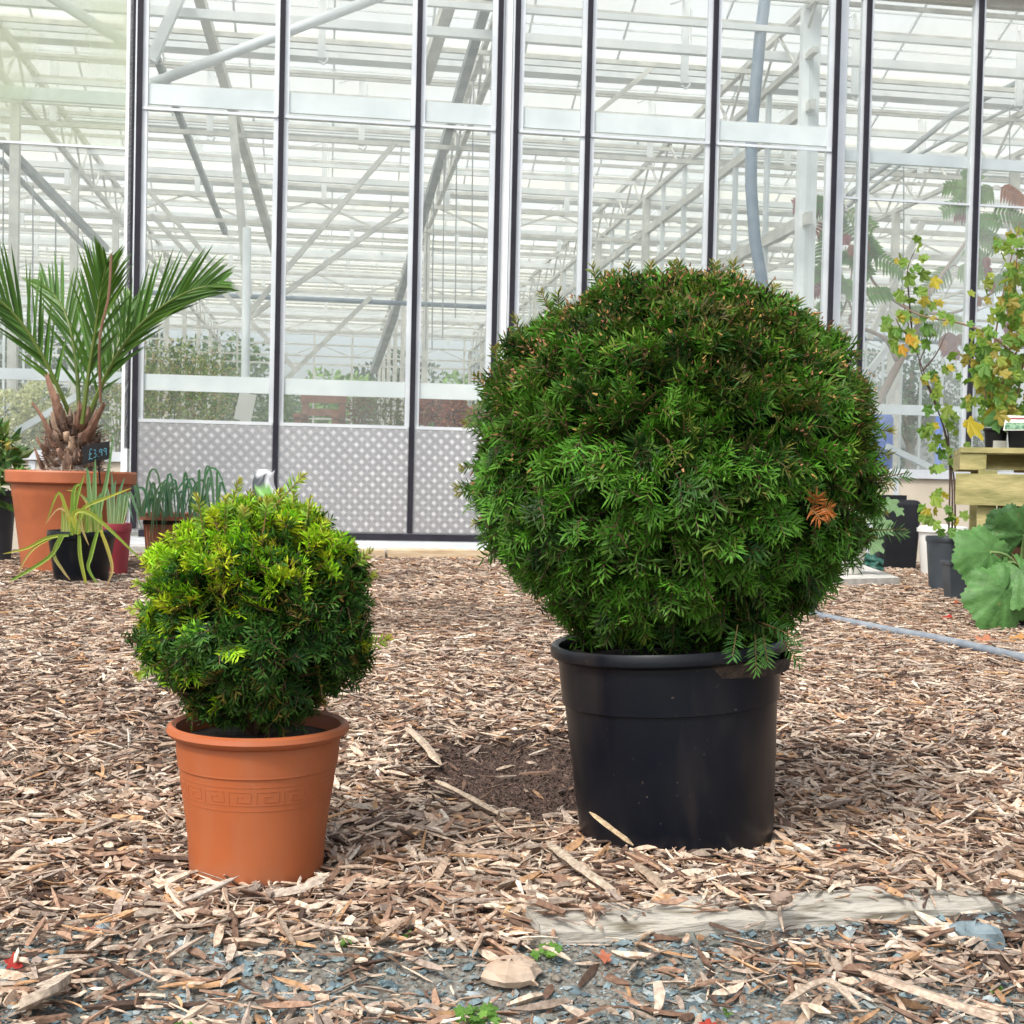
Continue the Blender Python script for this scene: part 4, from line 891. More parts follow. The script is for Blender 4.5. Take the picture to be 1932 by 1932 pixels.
on = [([(135, 1010), (142, 960), (150, 925), (160, 895)], D_, gG, gG, .035), ([(140, 1008), (125, 960), (110, 930), (88, 985)], D_, gY, gG, .03), ([(130, 1010), (90, 1015), (50, 1035), (5, 1045)], D_, gG, gY, .03),
      ([(120, 1010), (95, 1050), (40, 1085), (-5, 1110)], D_-.1, gG, gG, .035), ([(110, 1010), (70, 1030), (45, 1060), (32, 1095)], D_, gY, gT, .025), ([(150, 1010), (152, 1050), (160, 1090), (165, 1115)], D_-.1, gG, gY, .035),
      ([(185, 1000), (172, 1050), (168, 1075), (195, 1118)], D_-.1, gG, gG, .035), ([(190, 1000), (205, 1040), (212, 1075), (202, 1105)], D_-.1, gY, gT, .03), ([(115, 1010), (102, 1045), (118, 1075), (133, 1095)], D_-.1, gG, gT, .03),
      ([(150, 1008), (140, 970), (180, 975), (290, 1080)], D_-.1, gY, gG, .045), ([(150, 1000), (158, 960), (200, 940), (250, 920)], D_, gG, gY, .035), ([(140, 1005), (138, 950), (142, 920), (155, 912)], D_, gG, gG, .04),
      ([(165, 1005), (168, 980), (172, 950), (130, 920)], D_, gG, gB, .03), ([(155, 1000), (130, 970), (110, 960), (85, 990)], D_, gT, gT, .02), ([(170, 1000), (168, 960), (150, 930), (125, 925)], D_, gT, gY, .02), ([(145, 1008), (150, 980), (156, 1000), (168, 1030)], D_-.12, gG, gT, .03)]
for k in range(16):
    x = 118+k*5; on.append(([(x, 1012), (x+random.uniform(-4, 4), 990), (x+random.uniform(-6, 6), 960+random.uniform(-10, 10))], 8.15+random.uniform(-.1, .1), (.5, .5, .2), gG, .03))
for x0, x1, y1 in ((180, 215, 815), (178, 180, 865), (175, 163, 880), (182, 190, 930), (185, 200, 925)):
    on.append(([(x0, 1005), ((x0*2+x1)/3, 950), ((x0+x1*2)/3, 900 if y1 < 900 else 940), (x1, y1)], 8.25, (.3, .42, .18), gB, .045))
oniony(root, 'leaves', on, M['leaf2'], .03)
p = base_at(213, 1078, 8.75); root = thing('potted_leeks', 'dark red pot holding a few leeks beside the black onion pot', 'potted plant', tuple(p))
simple_pot(MB(), p, .095, .115, .36, lip=.006, liph=.06).build('pot', M['red'], root, .6)
lk = [([(x, 1000), (x+dx*.5, 960), (x+dx, 930), (x+dx*2.2, y2)], 8.7, (.36, .45, .22), (.10, .24, .15), .04) for x, dx, y2 in ((212, 3, 905), (218, 8, 900), (222, 5, 960), (225, 12, 985), (208, -4, 915), (228, 18, 1000), (215, -2, 890))]
oniony(root, 'leaves', lk, M['leaf2'], .03)
# fluted trough of leeks
p = base_at(345, 1055, 10.2); root = thing('leek_trough', 'fluted terracotta trough of drooping blue green leeks against the tread plate', 'planter', tuple(p))
pa_ = at(275, 985, 10.2)[0]; pb2 = at(425, 985, 10.2)[0]; ztop = at(340, 968, 10.2)[2]
o = MB(); x0, x1 = pa_+.02, pb2-.02; n_ = 26; V = []; f = []
for side, yy in ((0, 10.05), (1, 10.4)):
    pass
ring = []
for k in range(n_*2+1): ring.append((x0+(x1-x0)*k/(n_*2), 10.05+(.012 if k % 2 else 0)))
for k in range(1, 16): ring.append((x1-(.01 if k % 2 else 0), 10.05+.35*k/16))
for k in range(n_*2+1): ring.append((x1-(x1-x0)*k/(n_*2), 10.4-(.012 if k % 2 else 0)))
for k in range(1, 16): ring.append((x0+(.01 if k % 2 else 0), 10.4-.35*k/16))
m_ = len(ring); cxr = (x0+x1)/2
for z_, s_ in ((0, .9), (ztop-.055, 1.)):
    for (a, b) in ring: V.append((cxr+(a-cxr)*s_, 10.22+(b-10.22)*s_, z_))
for k in range(m_): f.append((k, (k+1) % m_, m_+(k+1) % m_, m_+k))
o.add(V, f); o.build('trough', M['terra2'], root)
rm = MB()
for a, b in (((x0-.03, 10.01, ztop-.055), (x1+.03, 10.05, ztop)), ((x0-.03, 10.40, ztop-.055), (x1+.03, 10.44, ztop)), ((x0-.03, 10.051, ztop-.055), (x0, 10.399, ztop)), ((x1, 10.051, ztop-.055), (x1+.03, 10.399, ztop))): rm.box(a, b)
rm.build('rim', M['terra2'], root); MB().box((x0, 10.05, ztop-.09), (x1, 10.4, ztop-.04)).build('soil', M['soil'], root)
rs = random.Random(12); lk = []
for k in range(34):
    x = rs.uniform(262, 415); dx = rs.uniform(-70, 60); hy = rs.uniform(880, 940); c = (.10+rs.uniform(0, .05), .22+rs.uniform(0, .06), .15)
    lk.append(([(x, 975), (x+dx*.3, hy+10), (x+dx*.8, hy+15+rs.uniform(-10, 20)), (x+dx*1.2, rs.uniform(940, 1050))], 9.98-rs.uniform(0, .1), c, c, .027))
for x, x2, y2 in ((290, 282, 905), (320, 330, 910), (360, 378, 908), (385, 400, 900), (300, 310, 915), (345, 350, 912)):
    lk.append(([(x, 975), (x, 950), ((x+x2)/2, 925), (x2, y2)], 10.1, (.10, .20, .12), (.07, .17, .09), .045))
oniony(root, 'leaves', lk, M['leaf2'], .04)
lk2 = MB()
p = base_at(265, 1050, 9.9)
# compost sack
def sack(name, px0, px1, py0, py1, D_, lab, cfun, cat='sack', lean=.1):
    p = base_at((px0+px1)/2, 1040, D_); a = at(px0, py1, D_); b = at(px1, py0, D_); W = b[0]-a[0]; z0, z1 = max(0, a[2]), b[2]; mb = MB(); V = []; C = []; nu, nv = 20, 14
    for j in range(nv+1):
        for i in range(nu):
            t = j/nv; th = 2*math.pi*i/nu; k = math.sin(math.pi*(.12+.76*t))**.5; rx_ = W/2*k*(1+.06*math.sin(5*th+j)); ry_ = .12*k*(1+.1*math.sin(3*th+2*j))
            V.append((p[0]+rx_*math.cos(th)+.03*math.sin(j*.9), D_+ry_*math.sin(th)+lean*t, z0+(z1-z0)*t+.02*math.sin(4*th+j))); C.append(cfun(t, th))
    f = [(j*nu+i, j*nu+(i+1) % nu, (j+1)*nu+(i+1) % nu, (j+1)*nu+i) for j in range(nv) for i in range(nu)]+[tuple(range(nu))[::-1], tuple(nv*nu+i for i in range(nu))]
    mb.add(V, f, np.array(C)); return tag(mb.build(name, M['bag'], None, True), lab, cat)
sack('compost_sack', 470, 522, 890, 1045, 10.6, 'upright white and black plastic compost sack with green print behind the small yew',
     lambda t, th: (.25, .55, .12) if (.70 < t < .84 and math.sin(th) < -.75) else ((.06, .07, .08) if (.5 < t < .93 and math.sin(th) < -.1 and math.cos(th) < .5) else (1, 1, 1)))
sack('compost_sack', 395, 540, 962, 1045, 10.75, 'low slumped dark green and white sack between the leek trough and the upright sack',
     lambda t, th: (1, 1, 1) if t > .86 or abs(math.sin(th*2+t*5)) > .93 else (.05, .16, .13))
# price sign
p = at(186, 905, 8.75); root = thing('price_sign', 'small black price sign on a stake with chalk writing in the palm planter', 'sign', tuple(p))
a, b, c_, d_2 = at(155, 842, 8.75), at(206, 832, 8.70), at(206, 866, 8.70), at(156, 876, 8.75)
nn = nrm(np.cross(b-a, d_2-a)); nn = nn if nn[1] < 0 else -nn
MB().hexa([d_2, c_, c_-nn*.006, d_2-nn*.006, a, b, b-nn*.006, a-nn*.006]).build('board', M['sign'], root)
MB().beam(at(186, 868, 8.72), at(187, 915, 8.72)-np.array([0, -.02, 0]), .02, .006, (1, 0, 0)).build('stake', M['sign'], root)
ch = MB(); ex_, ey_ = (b-a), (d_2-a)
def stroke(pts):
    P_ = [a+ex_*x+ey_*y+nn*.003 for x, y in pts]; ch.tube(P_, .0035, 5)
stroke([(.37, .30), (.33, .24), (.29, .32), (.30, .55), (.26, .80)]); stroke([(.24, .82), (.30, .78), (.38, .83)]); stroke([(.25, .55), (.36, .53)])
stroke([(.43, .36), (.50, .34), (.51, .45), (.46, .53), (.53, .60), (.51, .74), (.43, .76)])
stroke([(.585, .72), (.595, .75)])
for ox in (.64, .80): stroke([(ox+.1, .42), (ox+.04, .36), (ox, .46), (ox+.04, .55), (ox+.1, .46), (ox+.1, .36), (ox+.09, .75)])
ch.build('price_writing', M['chalk'], root)
# left edge shrub in a grey pot
p = base_at(-14, 1052, 9.6); root = thing('potted_shrub', 'broad leaved green shrub in a dark pot at the left edge by the palm', 'potted plant', tuple(p))
simple_pot(MB(), p, .13, .16, .55, lip=.008, liph=.05).build('pot', M['greypl'], root, .6)
sh = MB(); leaves(sh, at(-16, 890, 9.5), (.2, .2, .32), 260, .14, [(.05, .13, .03), (.08, .18, .04), (.13, .18, .05)], 3, .2, .42, .3)
leaves(sh, at(-4, 835, 9.4), (.12, .1, .08), 50, .09, [(.10, .2, .04), (.3, .25, .05)], 5, .2, .4); sh.build('foliage', M['leaf'], root)
st = MB(); 
for k in range(5): st.tube([p+ez*.5, p+np.array([random.uniform(-.05, .05), 0, .8]), at(-16+random.uniform(-20, 20), 850, 9.5)], [.01, .008, .004], 5, (.18, .13, .08))
st.build('stems', M['stem'], root)
wd = MB(); leaves(wd, at(40, 893, 8.85)+ez*.0, (.07, .04, .03), 80, .035, [(.08, .2, .04), (.12, .26, .05)], 8, .0, .5); wd.build('weed', M['leaf'], bpy.data.objects['potted_palm'])
# ------------------------------------------------------------ right group
# pallet bench
Zb = at(1810, 845, 7.3)[2]; xb = at(1806, 860, 7.2)[0]; xe = xb+1.3; yb0 = 7.15
root = thing('pallet_bench', 'green stained timber pallet bench holding pots at the right edge', 'bench', (xb, yb0, 0))
BA = -R(17)
def T_(x, y, z): dx, dy = x-xb, y-yb0; return np.array([xb+dx*math.cos(BA)-dy*math.sin(BA), yb0+dx*math.sin(BA)+dy*math.cos(BA), z])
for k in range(6):
    y0 = yb0+.02+k*.17; MB().box((xb, y0, Zb-.03), (xe, y0+.13, Zb), T_).build('deck_plank', M['pallet'], root)
for k in range(4):
    x0 = xb+.0+k*.36; MB().box((x0, yb0+.03, Zb-.125), (x0+.14, yb0+1.0, Zb-.033), T_).build('bearer', M['pallet'], root)
MB().box((xb+.005, yb0+.25, Zb-.12), (xe, yb0+.29, Zb-.034), T_).build('cross_rail', M['pallet'], root)
zf1 = at(1810, 893, 7.15)[2]; zf0 = at(1810, 952, 7.15)[2]
MB().box((xb-.02, yb0-.01, zf0), (xe, yb0+.02, zf1), T_).build('front_board', M['pallet'], root)
MB().box((xb+.03, yb0+.9, zf0), (xe, yb0+.93, zf1), T_).build('rear_board', M['pallet'], root)
for (a, b) in ((xb+.10, yb0+.03), (xb+1.0, yb0+.03), (xb+.10, yb0+.8), (xb+1.0, yb0+.8)):
    MB().box((a, b, 0), (a+.1, b+.1, Zb-.127), T_).build('leg', M['pallet'], root)
MB().box((xb+.21, yb0+.06, .02), (xb+.36, yb0+.09, zf0), T_).build('leg', M['brown'], root)
# pots on the bench
def bench_pot(px0, px1, pyt, D_, lab, seed, tagw=True):
    a = at(px0, 840, D_)[0]; b = at(px1, 840, D_)[0]; r = (b-a)/2; p = np.array([(a+b)/2, D_, Zb+.001]); h = at(px0, pyt, D_)[2]-Zb
    root = thing('bench_pot', lab, 'potted plant', tuple(p)); simple_pot(MB(), p, r*.82, r*.93, h, 32, lip=.006, liph=.02).build('pot', M['blackm'], root, .6)
    MB().lathe([(r*.9, h-.02), (0, h-.015)], 20, p).build('soil', M['soil'], root); return root, p, r, h
rA, pA, rA_, hA = bench_pot(1856, 1900, 808, 7.6, 'left small black pot with a pale tag and leafy climbing stems on the bench', 1)
MB().box((pA[0]-.04, pA[1]-rA_-.004, Zb+.005), (pA[0]+.04, pA[1]-rA_, Zb+.055)).build('plant_tag', M['paper'], rA)
rB, pB, rB_, hB = bench_pot(1900, 1962, 806, 7.5, 'wider black pot with a printed plant card beside it on the bench', 2)
lp = at(1912, 800, 7.45); 
def card(root, x0, y0, x1, y1, D_):
    a_, b_, c2, d2 = at(x0+5, y0, D_+.04), at(x1, y0+2, D_+.04), at(x1, y1, D_), at(x0, y1, D_)
    n2 = np.array([0, .003, 0]); MB().hexa([d2, c2, c2+n2, d2+n2, a_, b_, b_+n2, a_+n2]).build('plant_card', M['paper'], root)
    e1 = (c2-d2); e2 = (a_-d2); o_ = np.array([0, -.002, 0])
    q = lambda s, t: d2+e1*s+e2*t+o_
    MB().hexa([q(.04, .06), q(.96, .06), q(.96, .06)-o_*.5, q(.04, .06)-o_*.5, q(.04, .5), q(.96, .5), q(.96, .5)-o_*.5, q(.04, .5)-o_*.5]).build('card_picture', M['blackgreen'], root)
    MB().hexa([q(.1, .74), q(.9, .74), q(.9, .74)-o_*.5, q(.1, .74)-o_*.5, q(.1, .82), q(.9, .82), q(.9, .82)-o_*.5, q(.1, .82)-o_*.5]).build('card_stripe', M['red'], root)
M['blackgreen'] = mat('card_green', (.03, .12, .06), (.25, .4, .25), 60, .5)
card(rB, 1893, 783, 1936, 812, 7.3)
rs = random.Random(21)
LP = [(.14, .25, .035), (.20, .29, .045), (.10, .20, .035), (.25, .30, .05), (.30, .25, .05)]
def leafcloud(mb, spots, D_, Rr, seed, pal=LP, lobes=5, dj=.15, droop=.35):
    r = random.Random(seed)
    for (x, y) in spots:
        o = at(x, y, D_+r.uniform(-dj, dj)); a = r.uniform(0, 6.28); d = np.array([math.cos(a), -.4+r.uniform(-.3, .3), math.sin(a)*.6-.3]); nv = nrm(np.array([r.uniform(-.4, .4), -1, r.uniform(-.2, .9)]))
        lobed(mb, o, d, nv, Rr*r.uniform(.7, 1.3), lobes, np.array(pal[r.randrange(len(pal))])*r.uniform(.8, 1.25), droop, 14)
def stems(mb, lst, D_, r0, c, n_=14):
    for pts in lst:
        P_ = path([at(x, y, D_) for x, y in pts], n_); mb.tube(P_, np.linspace(r0, r0*.35, n_), 6, c)
st = MB(); SL = [[(1885, 812), (1890, 740), (1905, 660), (1915, 560), (1920, 450)], [(1882, 812), (1870, 720), (1880, 620), (1900, 520), (1925, 420)], [(1888, 812), (1915, 760), (1930, 690), (1940, 600), (1950, 480)], [(1880, 812), (1862, 760), (1852, 700), (1840, 650)], [(1886, 812), (1900, 700), (1932, 640), (1960, 560)]]
stems(st, SL, 7.6, .008, (.20, .11, .07)); stems(st, [[(1930, 690), (1880, 640), (1820, 612), (1740, 596), (1700, 575)]], 7.9, .010, (.30, .20, .13)); st.build('stems', M['stem'], rA)
lf = MB(); sp = []
for k in range(330):
    L = SL[rs.choice([0, 1, 2, 4, 0, 1, 2, 4, 3])]; q = rs.uniform(.3, len(L)-1.001); i_ = int(q); f_ = q-i_; sp.append((L[i_][0]*(1-f_)+L[i_+1][0]*f_+rs.gauss(0, 22), L[i_][1]*(1-f_)+L[i_+1][1]*f_+rs.gauss(0, 16)))
sp += [(1825, 610), (1800, 600), (1770, 590), (1755, 600), (1850, 625), (1780, 610), (1870, 640)]
leafcloud(lf, [s for s in sp if s[1] < 800], 7.6, .045, 31, LP, 5, .3); lf.build('leaves', M['leaf2'], rA)
yl = MB(); lobed(yl, at(1828, 792, 7.3), np.array([.5, -.3, -.5]), np.array([.3, -1, .5]), .075, 5, (.42, .34, .03), .7, 24); lobed(yl, at(1835, 800, 7.35), np.array([-.8, -.2, .2]), np.array([0, -1, .5]), .05, 3, (.5, .4, .03), .5, 20); yl.build('yellow_leaf', M['leaf2'], rB)
dg = MB(); lobed(dg, at(1885, 790, 7.4), np.array([-.9, -.3, .1]), np.array([.2, -1, .3]), .08, 3, (.09, .2, .06), .5, 24); dg.build('leaf', M['leaf2'], rB)
# tall currant in dark grey pot
Dc = 9.1; p = base_at(1784, 1108, Dc); root = thing('potted_currant', 'tall thin currant bush with lobed autumn leaves in a dark grey pot', 'potted plant', tuple(p))
simple_pot(MB(), p, .115, .14, .385, lip=.008, liph=.04).build('pot', M['greypl'], root, .6)
MB().lathe([(.135, .36), (0, .365)], 20, p).build('soil', M['soil'], root)
st = MB(); CL = [[(1796, 1010), (1797, 930), (1790, 850), (1772, 780), (1742, 700), (1722, 640), (1708, 590), (1700, 540)], [(1802, 1010), (1800, 900), (1782, 810), (1755, 740), (1735, 690), (1745, 660), (1760, 630)], [(1790, 1010), (1792, 880), (1786, 800), (1770, 760)], [(1722, 640), (1715, 560), (1712, 510), (1728, 468)], [(1740, 700), (1765, 670), (1785, 630)], [(1722, 640), (1700, 620), (1690, 600)]]
stems(st, CL, Dc, .0075, (.08, .05, .04)); st.build('stems', M['stem'], root)
cs = [(1730, 470), (1745, 480), (1700, 485), (1690, 488), (1725, 505), (1738, 512), (1710, 520), (1735, 545), (1700, 548), (1712, 560), (1745, 560), (1760, 570), (1690, 590), (1715, 590), (1680, 600), (1738, 600), (1752, 612), (1700, 620), (1665, 612), (1732, 640), (1690, 640), (1720, 650), (1752, 642), (1700, 660), (1765, 700), (1780, 690), (1800, 695), (1750, 720), (1740, 712), (1765, 735), (1790, 765), (1770, 770), (1750, 772), (1800, 780), (1785, 800), (1760, 800), (1745, 805), (1805, 820), (1780, 830), (1770, 850), (1765, 880), (1790, 870), (1778, 935), (1770, 930), (1785, 965), (1745, 975), (1760, 985), (1770, 1000), (1800, 985), (1812, 970), (1790, 1000), (1750, 960)]
lf = MB(); leafcloud(lf, cs+[(a+random.gauss(0, 14), b+random.gauss(0, 12)) for a, b in cs], Dc-.1, .052, 41, [(.13, .25, .04), (.18, .28, .05), (.10, .21, .04), (.15, .24, .04), (.22, .30, .05), (.40, .33, .04)], 5, .12); 
for x, y in ((1713, 632), (1700, 652)): lobed(lf, at(x, y, Dc-.3), np.array([.4, -.3, -.8]), np.array([.3, -1, .2]), .048, 5, (.50, .27, .03), .5, 20)
lf.build('leaves', M['leaf2'], root)
# small square pot
p = base_at(1806, 1124, 8.3); root = thing('square_pot', 'small square dark pot with a white tag in front of the currant pot', 'pot', tuple(p))
def sqpot(mb, p, a, b, h, wl=.008):
    V = []
    for s_, z_ in ((a, 0), (b, h), (b+.008, h), (b+.008, h+.02), (b-wl, h+.02), (b-wl-.005, h-.04)):
        V += [p+np.array([x*s_, y*s_, z_]) for x, y in ((-1, -1), (1, -1), (1, 1), (-1, 1))]
    f = [(0, 3, 2, 1)]; n_ = 6
    for k in range(n_-1):
        for q in range(4): f.append((k*4+q, k*4+(q+1) % 4, k*4+4+(q+1) % 4, k*4+4+q))
    f.append(tuple((n_-1)*4+q for q in range(4))); mb.add(V, f); return mb
sqpot(MB(), p, .062, .082, .235).build('pot', M['greypl'], root)
MB().box((p[0]+.0, p[1]-.086, .15), (p[0]+.06, p[1]-.084, .19)).build('plant_tag', M['paper'], root)
# rhubarb like plant in black pot
Dr = 6.75; p = base_at(1925, 1172, Dr); root = thing('potted_rhubarb', 'black pot with huge ruffled green leaves under the pallet bench', 'potted plant', tuple(p))
simple_pot(MB(), p, .12, .145, .25, lip=.008, liph=.03).build('pot', M['blackm'], root, .6)
def bigleaf(x, y, D_, d, nv, Rr, c, ring=70):
    mb = MB(); d = nrm(d); s = nrm(np.cross(nv, d)); n_ = nrm(np.cross(d, s)); rings = 7; V = []; C = []; o = at(x, y, D_)
    for j in range(rings+1):
        for k in range(ring):
            a = -math.pi*.93+2*math.pi*.93*k/(ring-1); rr = Rr*(j/rings)*(.80+.2*math.cos(a*.5)**2+.07*math.sin(a*7)+(.035*((k % 2)*2-1) if j == rings else 0))
            X_ = math.cos(a)*rr+0.0; Y_ = math.sin(a)*rr; t = j/rings
            V.append(o+d*X_+s*Y_+n_*(Rr*.018*t*math.sin(a*7+1)+.035*Rr*t**4*math.sin(a*17+2+3*math.sin(a*2))+.07*Rr*t*t*math.sin(a*2.3+1)-.25*Rr*t*t)-ez*(.15*Rr*t*t)); vein = 1+.22*max(0, math.cos(a*7))**12
            C.append(np.array(c)*(vein)*(.9+.15*t))
    f = [(j*ring+k, j*ring+k+1, (j+1)*ring+k+1, (j+1)*ring+k) for j in range(rings) for k in range(ring-1)]
    mb.add(V, f, np.array(C)); return mb
gl = (.085, .205, .055)
for k, a in enumerate(((1868, 1042, 6.6, (-.9, -.25, .15), (.15, -1, .35), .20, gl), (1925, 1075, 6.5, (.2, -.5, -.55), (-.1, -1, .35), .18, gl), (1895, 1115, 6.45, (-.8, -.3, -.7), (.1, -1, .15), .20, gl), (1890, 1070, 6.6, (-.1, -.4, -.7), (0, -1, .4), .12, gl), (1935, 1010, 6.9, (.2, -.3, .7), (.2, -1, .2), .2, (.07, .17, .05)), (1905, 1000, 7.0, (-.4, -.2, .7), (0, -1, .1), .16, (.06, .14, .05)))):
    bigleaf(*a).build('leaf', M['bigleaf'], root, True)
st = MB(); 
for (x, y) in ((1868, 1042), (1925, 1075), (1895, 1115), (1890, 1070), (1935, 1010)): st.tube(bez(p+ez*.2, p+ez*.4+np.array([-.02, -.02, 0]), at(x, y, 6.6), 8), .010, 6, (.2, .3, .1))
st.build('stalks', M['stem'], root)
# black lidded bin
p = base_at(1688, 1070, 11.3); root = thing('storage_bin', 'tall rounded black plastic bin standing against the cream plinth', 'bin', tuple(p))
def rbox(mb, p, hx, hy, h, r, taper=.9, n_=6, tr=.05):
    V = []; rows = [(0, taper), (h-tr, 1)]+[(h-tr+tr*math.sin(a), 1-(1-math.cos(a))*tr/hx) for a in np.linspace(.3, math.pi/2, 5)]; ring = []
    for (sx, sy, a0) in ((1, 1, 0), (-1, 1, 90), (-1, -1, 180), (1, -1, 270)):
        for k in range(n_): a = R(a0+90*k/(n_-1)); ring.append((sx*(hx-r)+r*math.cos(a), sy*(hy-r)+r*math.sin(a)))
    m_ = len(ring)
    for z_, s_ in rows: V += [p+np.array([a*s_, b*s_, z_]) for a, b in ring]
    f = [(j*m_+k, j*m_+(k+1) % m_, (j+1)*m_+(k+1) % m_, (j+1)*m_+k) for j in range(len(rows)-1) for k in range(m_)]+[tuple((len(rows)-1)*m_+k for k in range(m_))]
    mb.add(V, f); return mb
rbox(MB(), p, .19, .15, .62, .06, .84).build('body', M['blackm'], root, .6)
MB().box((p[0]-.15, p[1]-.03, .62), (p[0]+.08, p[1]+.03, .66)).build('lid_handle', M['blackm'], root)
# slab, white bucket, green sack, squash plant, white crate
a, b, c_, d_2 = onground(1560, 1112), onground(1697, 1108), onground(1620, 1078), onground(1540, 1080)
MB().hexa([a, b, c_, d_2, a+ez*.07, b+ez*.07, c_+ez*.07, d_2+ez*.07]).build('paving_slab', M['conc'])
tag(bpy.data.objects['paving_slab'], 'pale concrete paving slab with a pointed corner beside the big yew', 'slab')
p = base_at(1598, 1080, 9.55)+ez*.071; root = thing('planter_pot', 'white plastic pot on the paving slab partly behind the big yew', 'pot', tuple(p))
simple_pot(MB(), p, .10, .15, .30, lip=.006, liph=.03).build('pot', M['whitepl'], root, .6)
sq = MB(); 
for k, (x, y, r) in enumerate(((1640, 960, .10), (1672, 945, .08), (1625, 1000, .11), (1655, 985, .1), (1600, 985, .1), (1640, 1020, .09), (1690, 960, .05), (1612, 950, .09))):
    lobed(sq, at(x, y, 9.6-.03*k), np.array([.6, -.4, -.3]), np.array([.1, -1, .5]), r, 5, (.17, .28, .14), .4, 20)
sq.build('leaves', M['leaf2'], root)
st = MB(); st.tube(bez(p+ez*.3, p+ez*.5, at(1680, 905, 9.6), 8), .008, 5, (.2, .3, .12)); st.tube(bez(p+ez*.3, p+np.array([.1, 0, .4]), at(1660, 975, 9.6), 8), .008, 5, (.2, .3, .12)); st.build('stalks', M['stem'], root)
sack('garden_sack', 1635, 1665, 1050, 1078, 10.7, 'small crumpled dark green sack between the white pot and black bin', lambda t, th: (.03, .12, .09), 'sack')
p = base_at(1778, 1075, 10.6); root = thing('white_crate', 'white plastic tub behind the currant pot by the plinth', 'tub', tuple(p))
MB().lathe([(0, 0), (.17, 0), (.20, .36), (.215, .365), (.215, .395), (.19, .395), (.165, .05), (0, .05)], 30, p).build('tub', M['whitepl'], root, .5)
MB().lathe([(.2, .396), (.2, .41), (.0, .43)], 30, p).build('lid', M['whitepl'], root, .5)
# hose
hp = [onground(x, y)+ez*.022 for x, y in ((1380, 1120), (1460, 1138), (1530, 1165), (1640, 1190), (1780, 1217), (1932, 1252), (2100, 1290))]
MB().tube(path(hp, 60), .021, 12).build('hose', M['hose'], None, True); tag(bpy.data.objects['hose'], 'grey blue hose lying across the bark mulch behind the black pot', 'hose')
# ------------------------------------------------------------ inside the greenhouse
def inside_plant(name, px, py, w_, rad, n_, size, pal, lab, cat, seed, droop=0, mt='leaf', asp=.45, potc='blackm', tall=None):
    c = gp(px, py, w_); p = np.array([c[0], c[1], .02]); root = thing(name, lab, cat, tuple(p))
    simple_pot(MB(), p, .14, .18, .32, 24).build('pot', M[potc], root, .6)
    st = MB(); r = random.Random(seed)
    for k in range(7): st.tube(bez(p+ez*.3, p+ez*.7+np.array([r.uniform(-.1, .1), 0, 0]), c+np.array([r.uniform(-1, 1)*rad[0]*.6, r.uniform(-1, 1)*rad[1]*.6, r.uniform(-.6, .5)*rad[2]]), 7), np.linspace(.012, .004, 7), 5, (.16, .11, .07))
    st.build('stems', M['stem'], root); lf = MB(); leaves(lf, c, rad, n_, size, pal, seed, .1, asp, droop); lf.build('foliage', M[mt], root); return root, c
WF = [(.62, .60, .42), (.70, .68, .50), (.55, .52, .30)]
def flowerheads(root, c, lst, pal, seed):
    for k, (dx, dz, r) in enumerate(lst):
        f = MB(); leaves(f, c+np.array([dx, -.38, dz]), (r, r*.9, r*1.2), 900, .04, pal, seed+k, .55, .9); f.build('flower_head', M['flower'], root)
r_, c = inside_plant('hydrangea', 75, 815, 1.3, (.5, .35, .45), 700, .10, [(.10, .18, .04), (.16, .22, .05)], 'bushy hydrangea with creamy white flower heads behind the left glass', 'plant', 1)
flowerheads(r_, c, ((-.15, .15, .20), (.15, .28, .19), (-.05, -.08, .2), (.35, .12, .17)), WF, 10)
r_, c = inside_plant('hydrangea', 850, 790, 2.6, (.45, .3, .2), 400, .09, [(.10, .16, .04), (.14, .18, .05)], 'hydrangea with rusty red flower heads seen through the door glass', 'plant', 2)
flowerheads(r_, c, ((-.28, .10, .15), (-.28, .2, .10), (.05, .12, .13), (.0, -.05, .14), (.22, -.05, .13), (.30, -.1, .12), (-.05, .2, .08)), [(.38, .09, .05), (.45, .14, .08), (.30, .06, .04), (.5, .22, .12)], 30)
r_, c = inside_plant('leafy_shrub', 330, 740, 1.9, (.72, .4, .55), 3000, .065, [(.26, .34, .10), (.36, .38, .14), (.48, .36, .20), (.18, .27, .07)], 'loose yellow green shrub with pinkish tips behind the left door glass', 'plant', 3, asp=.35)
r_, c = inside_plant('leafy_shrub', 680, 775, 3.2, (.16, .15, .28), 500, .05, [(.22, .08, .05), (.16, .07, .05)], 'narrow rusty brown shrub beside the timber chair inside', 'plant', 4)
r_, c = inside_plant('leafy_shrub', 730, 785, 2.9, (.35, .25, .33), 1100, .05, [(.12, .14, .04), (.18, .15, .05), (.08, .11, .03)], 'dense olive green shrub between the rusty plants inside', 'plant', 5)
r_, c = inside_plant('leafy_shrub', 220, 790, 3.2, (.55, .4, .5), 1000, .07, [(.14, .22, .05), (.22, .28, .07)], 'bright green shrub inside, seen beside the palm', 'plant', 6)
r_, c = inside_plant('leafy_shrub', 470, 780, 6.5, (.9, .6, .5), 1300, .09, [(.06, .13, .04), (.10, .18, .05)], 'dark green shrub far inside behind the hanging paper', 'plant', 7)
r_, c = inside_plant('leafy_shrub', 1890, 830, 5.5, (1.0, .5, .4), 900, .09, [(.06, .13, .04), (.10, .18, .05)], 'dark green shrub inside the glasshouse above the pallet bench', 'plant', 8)
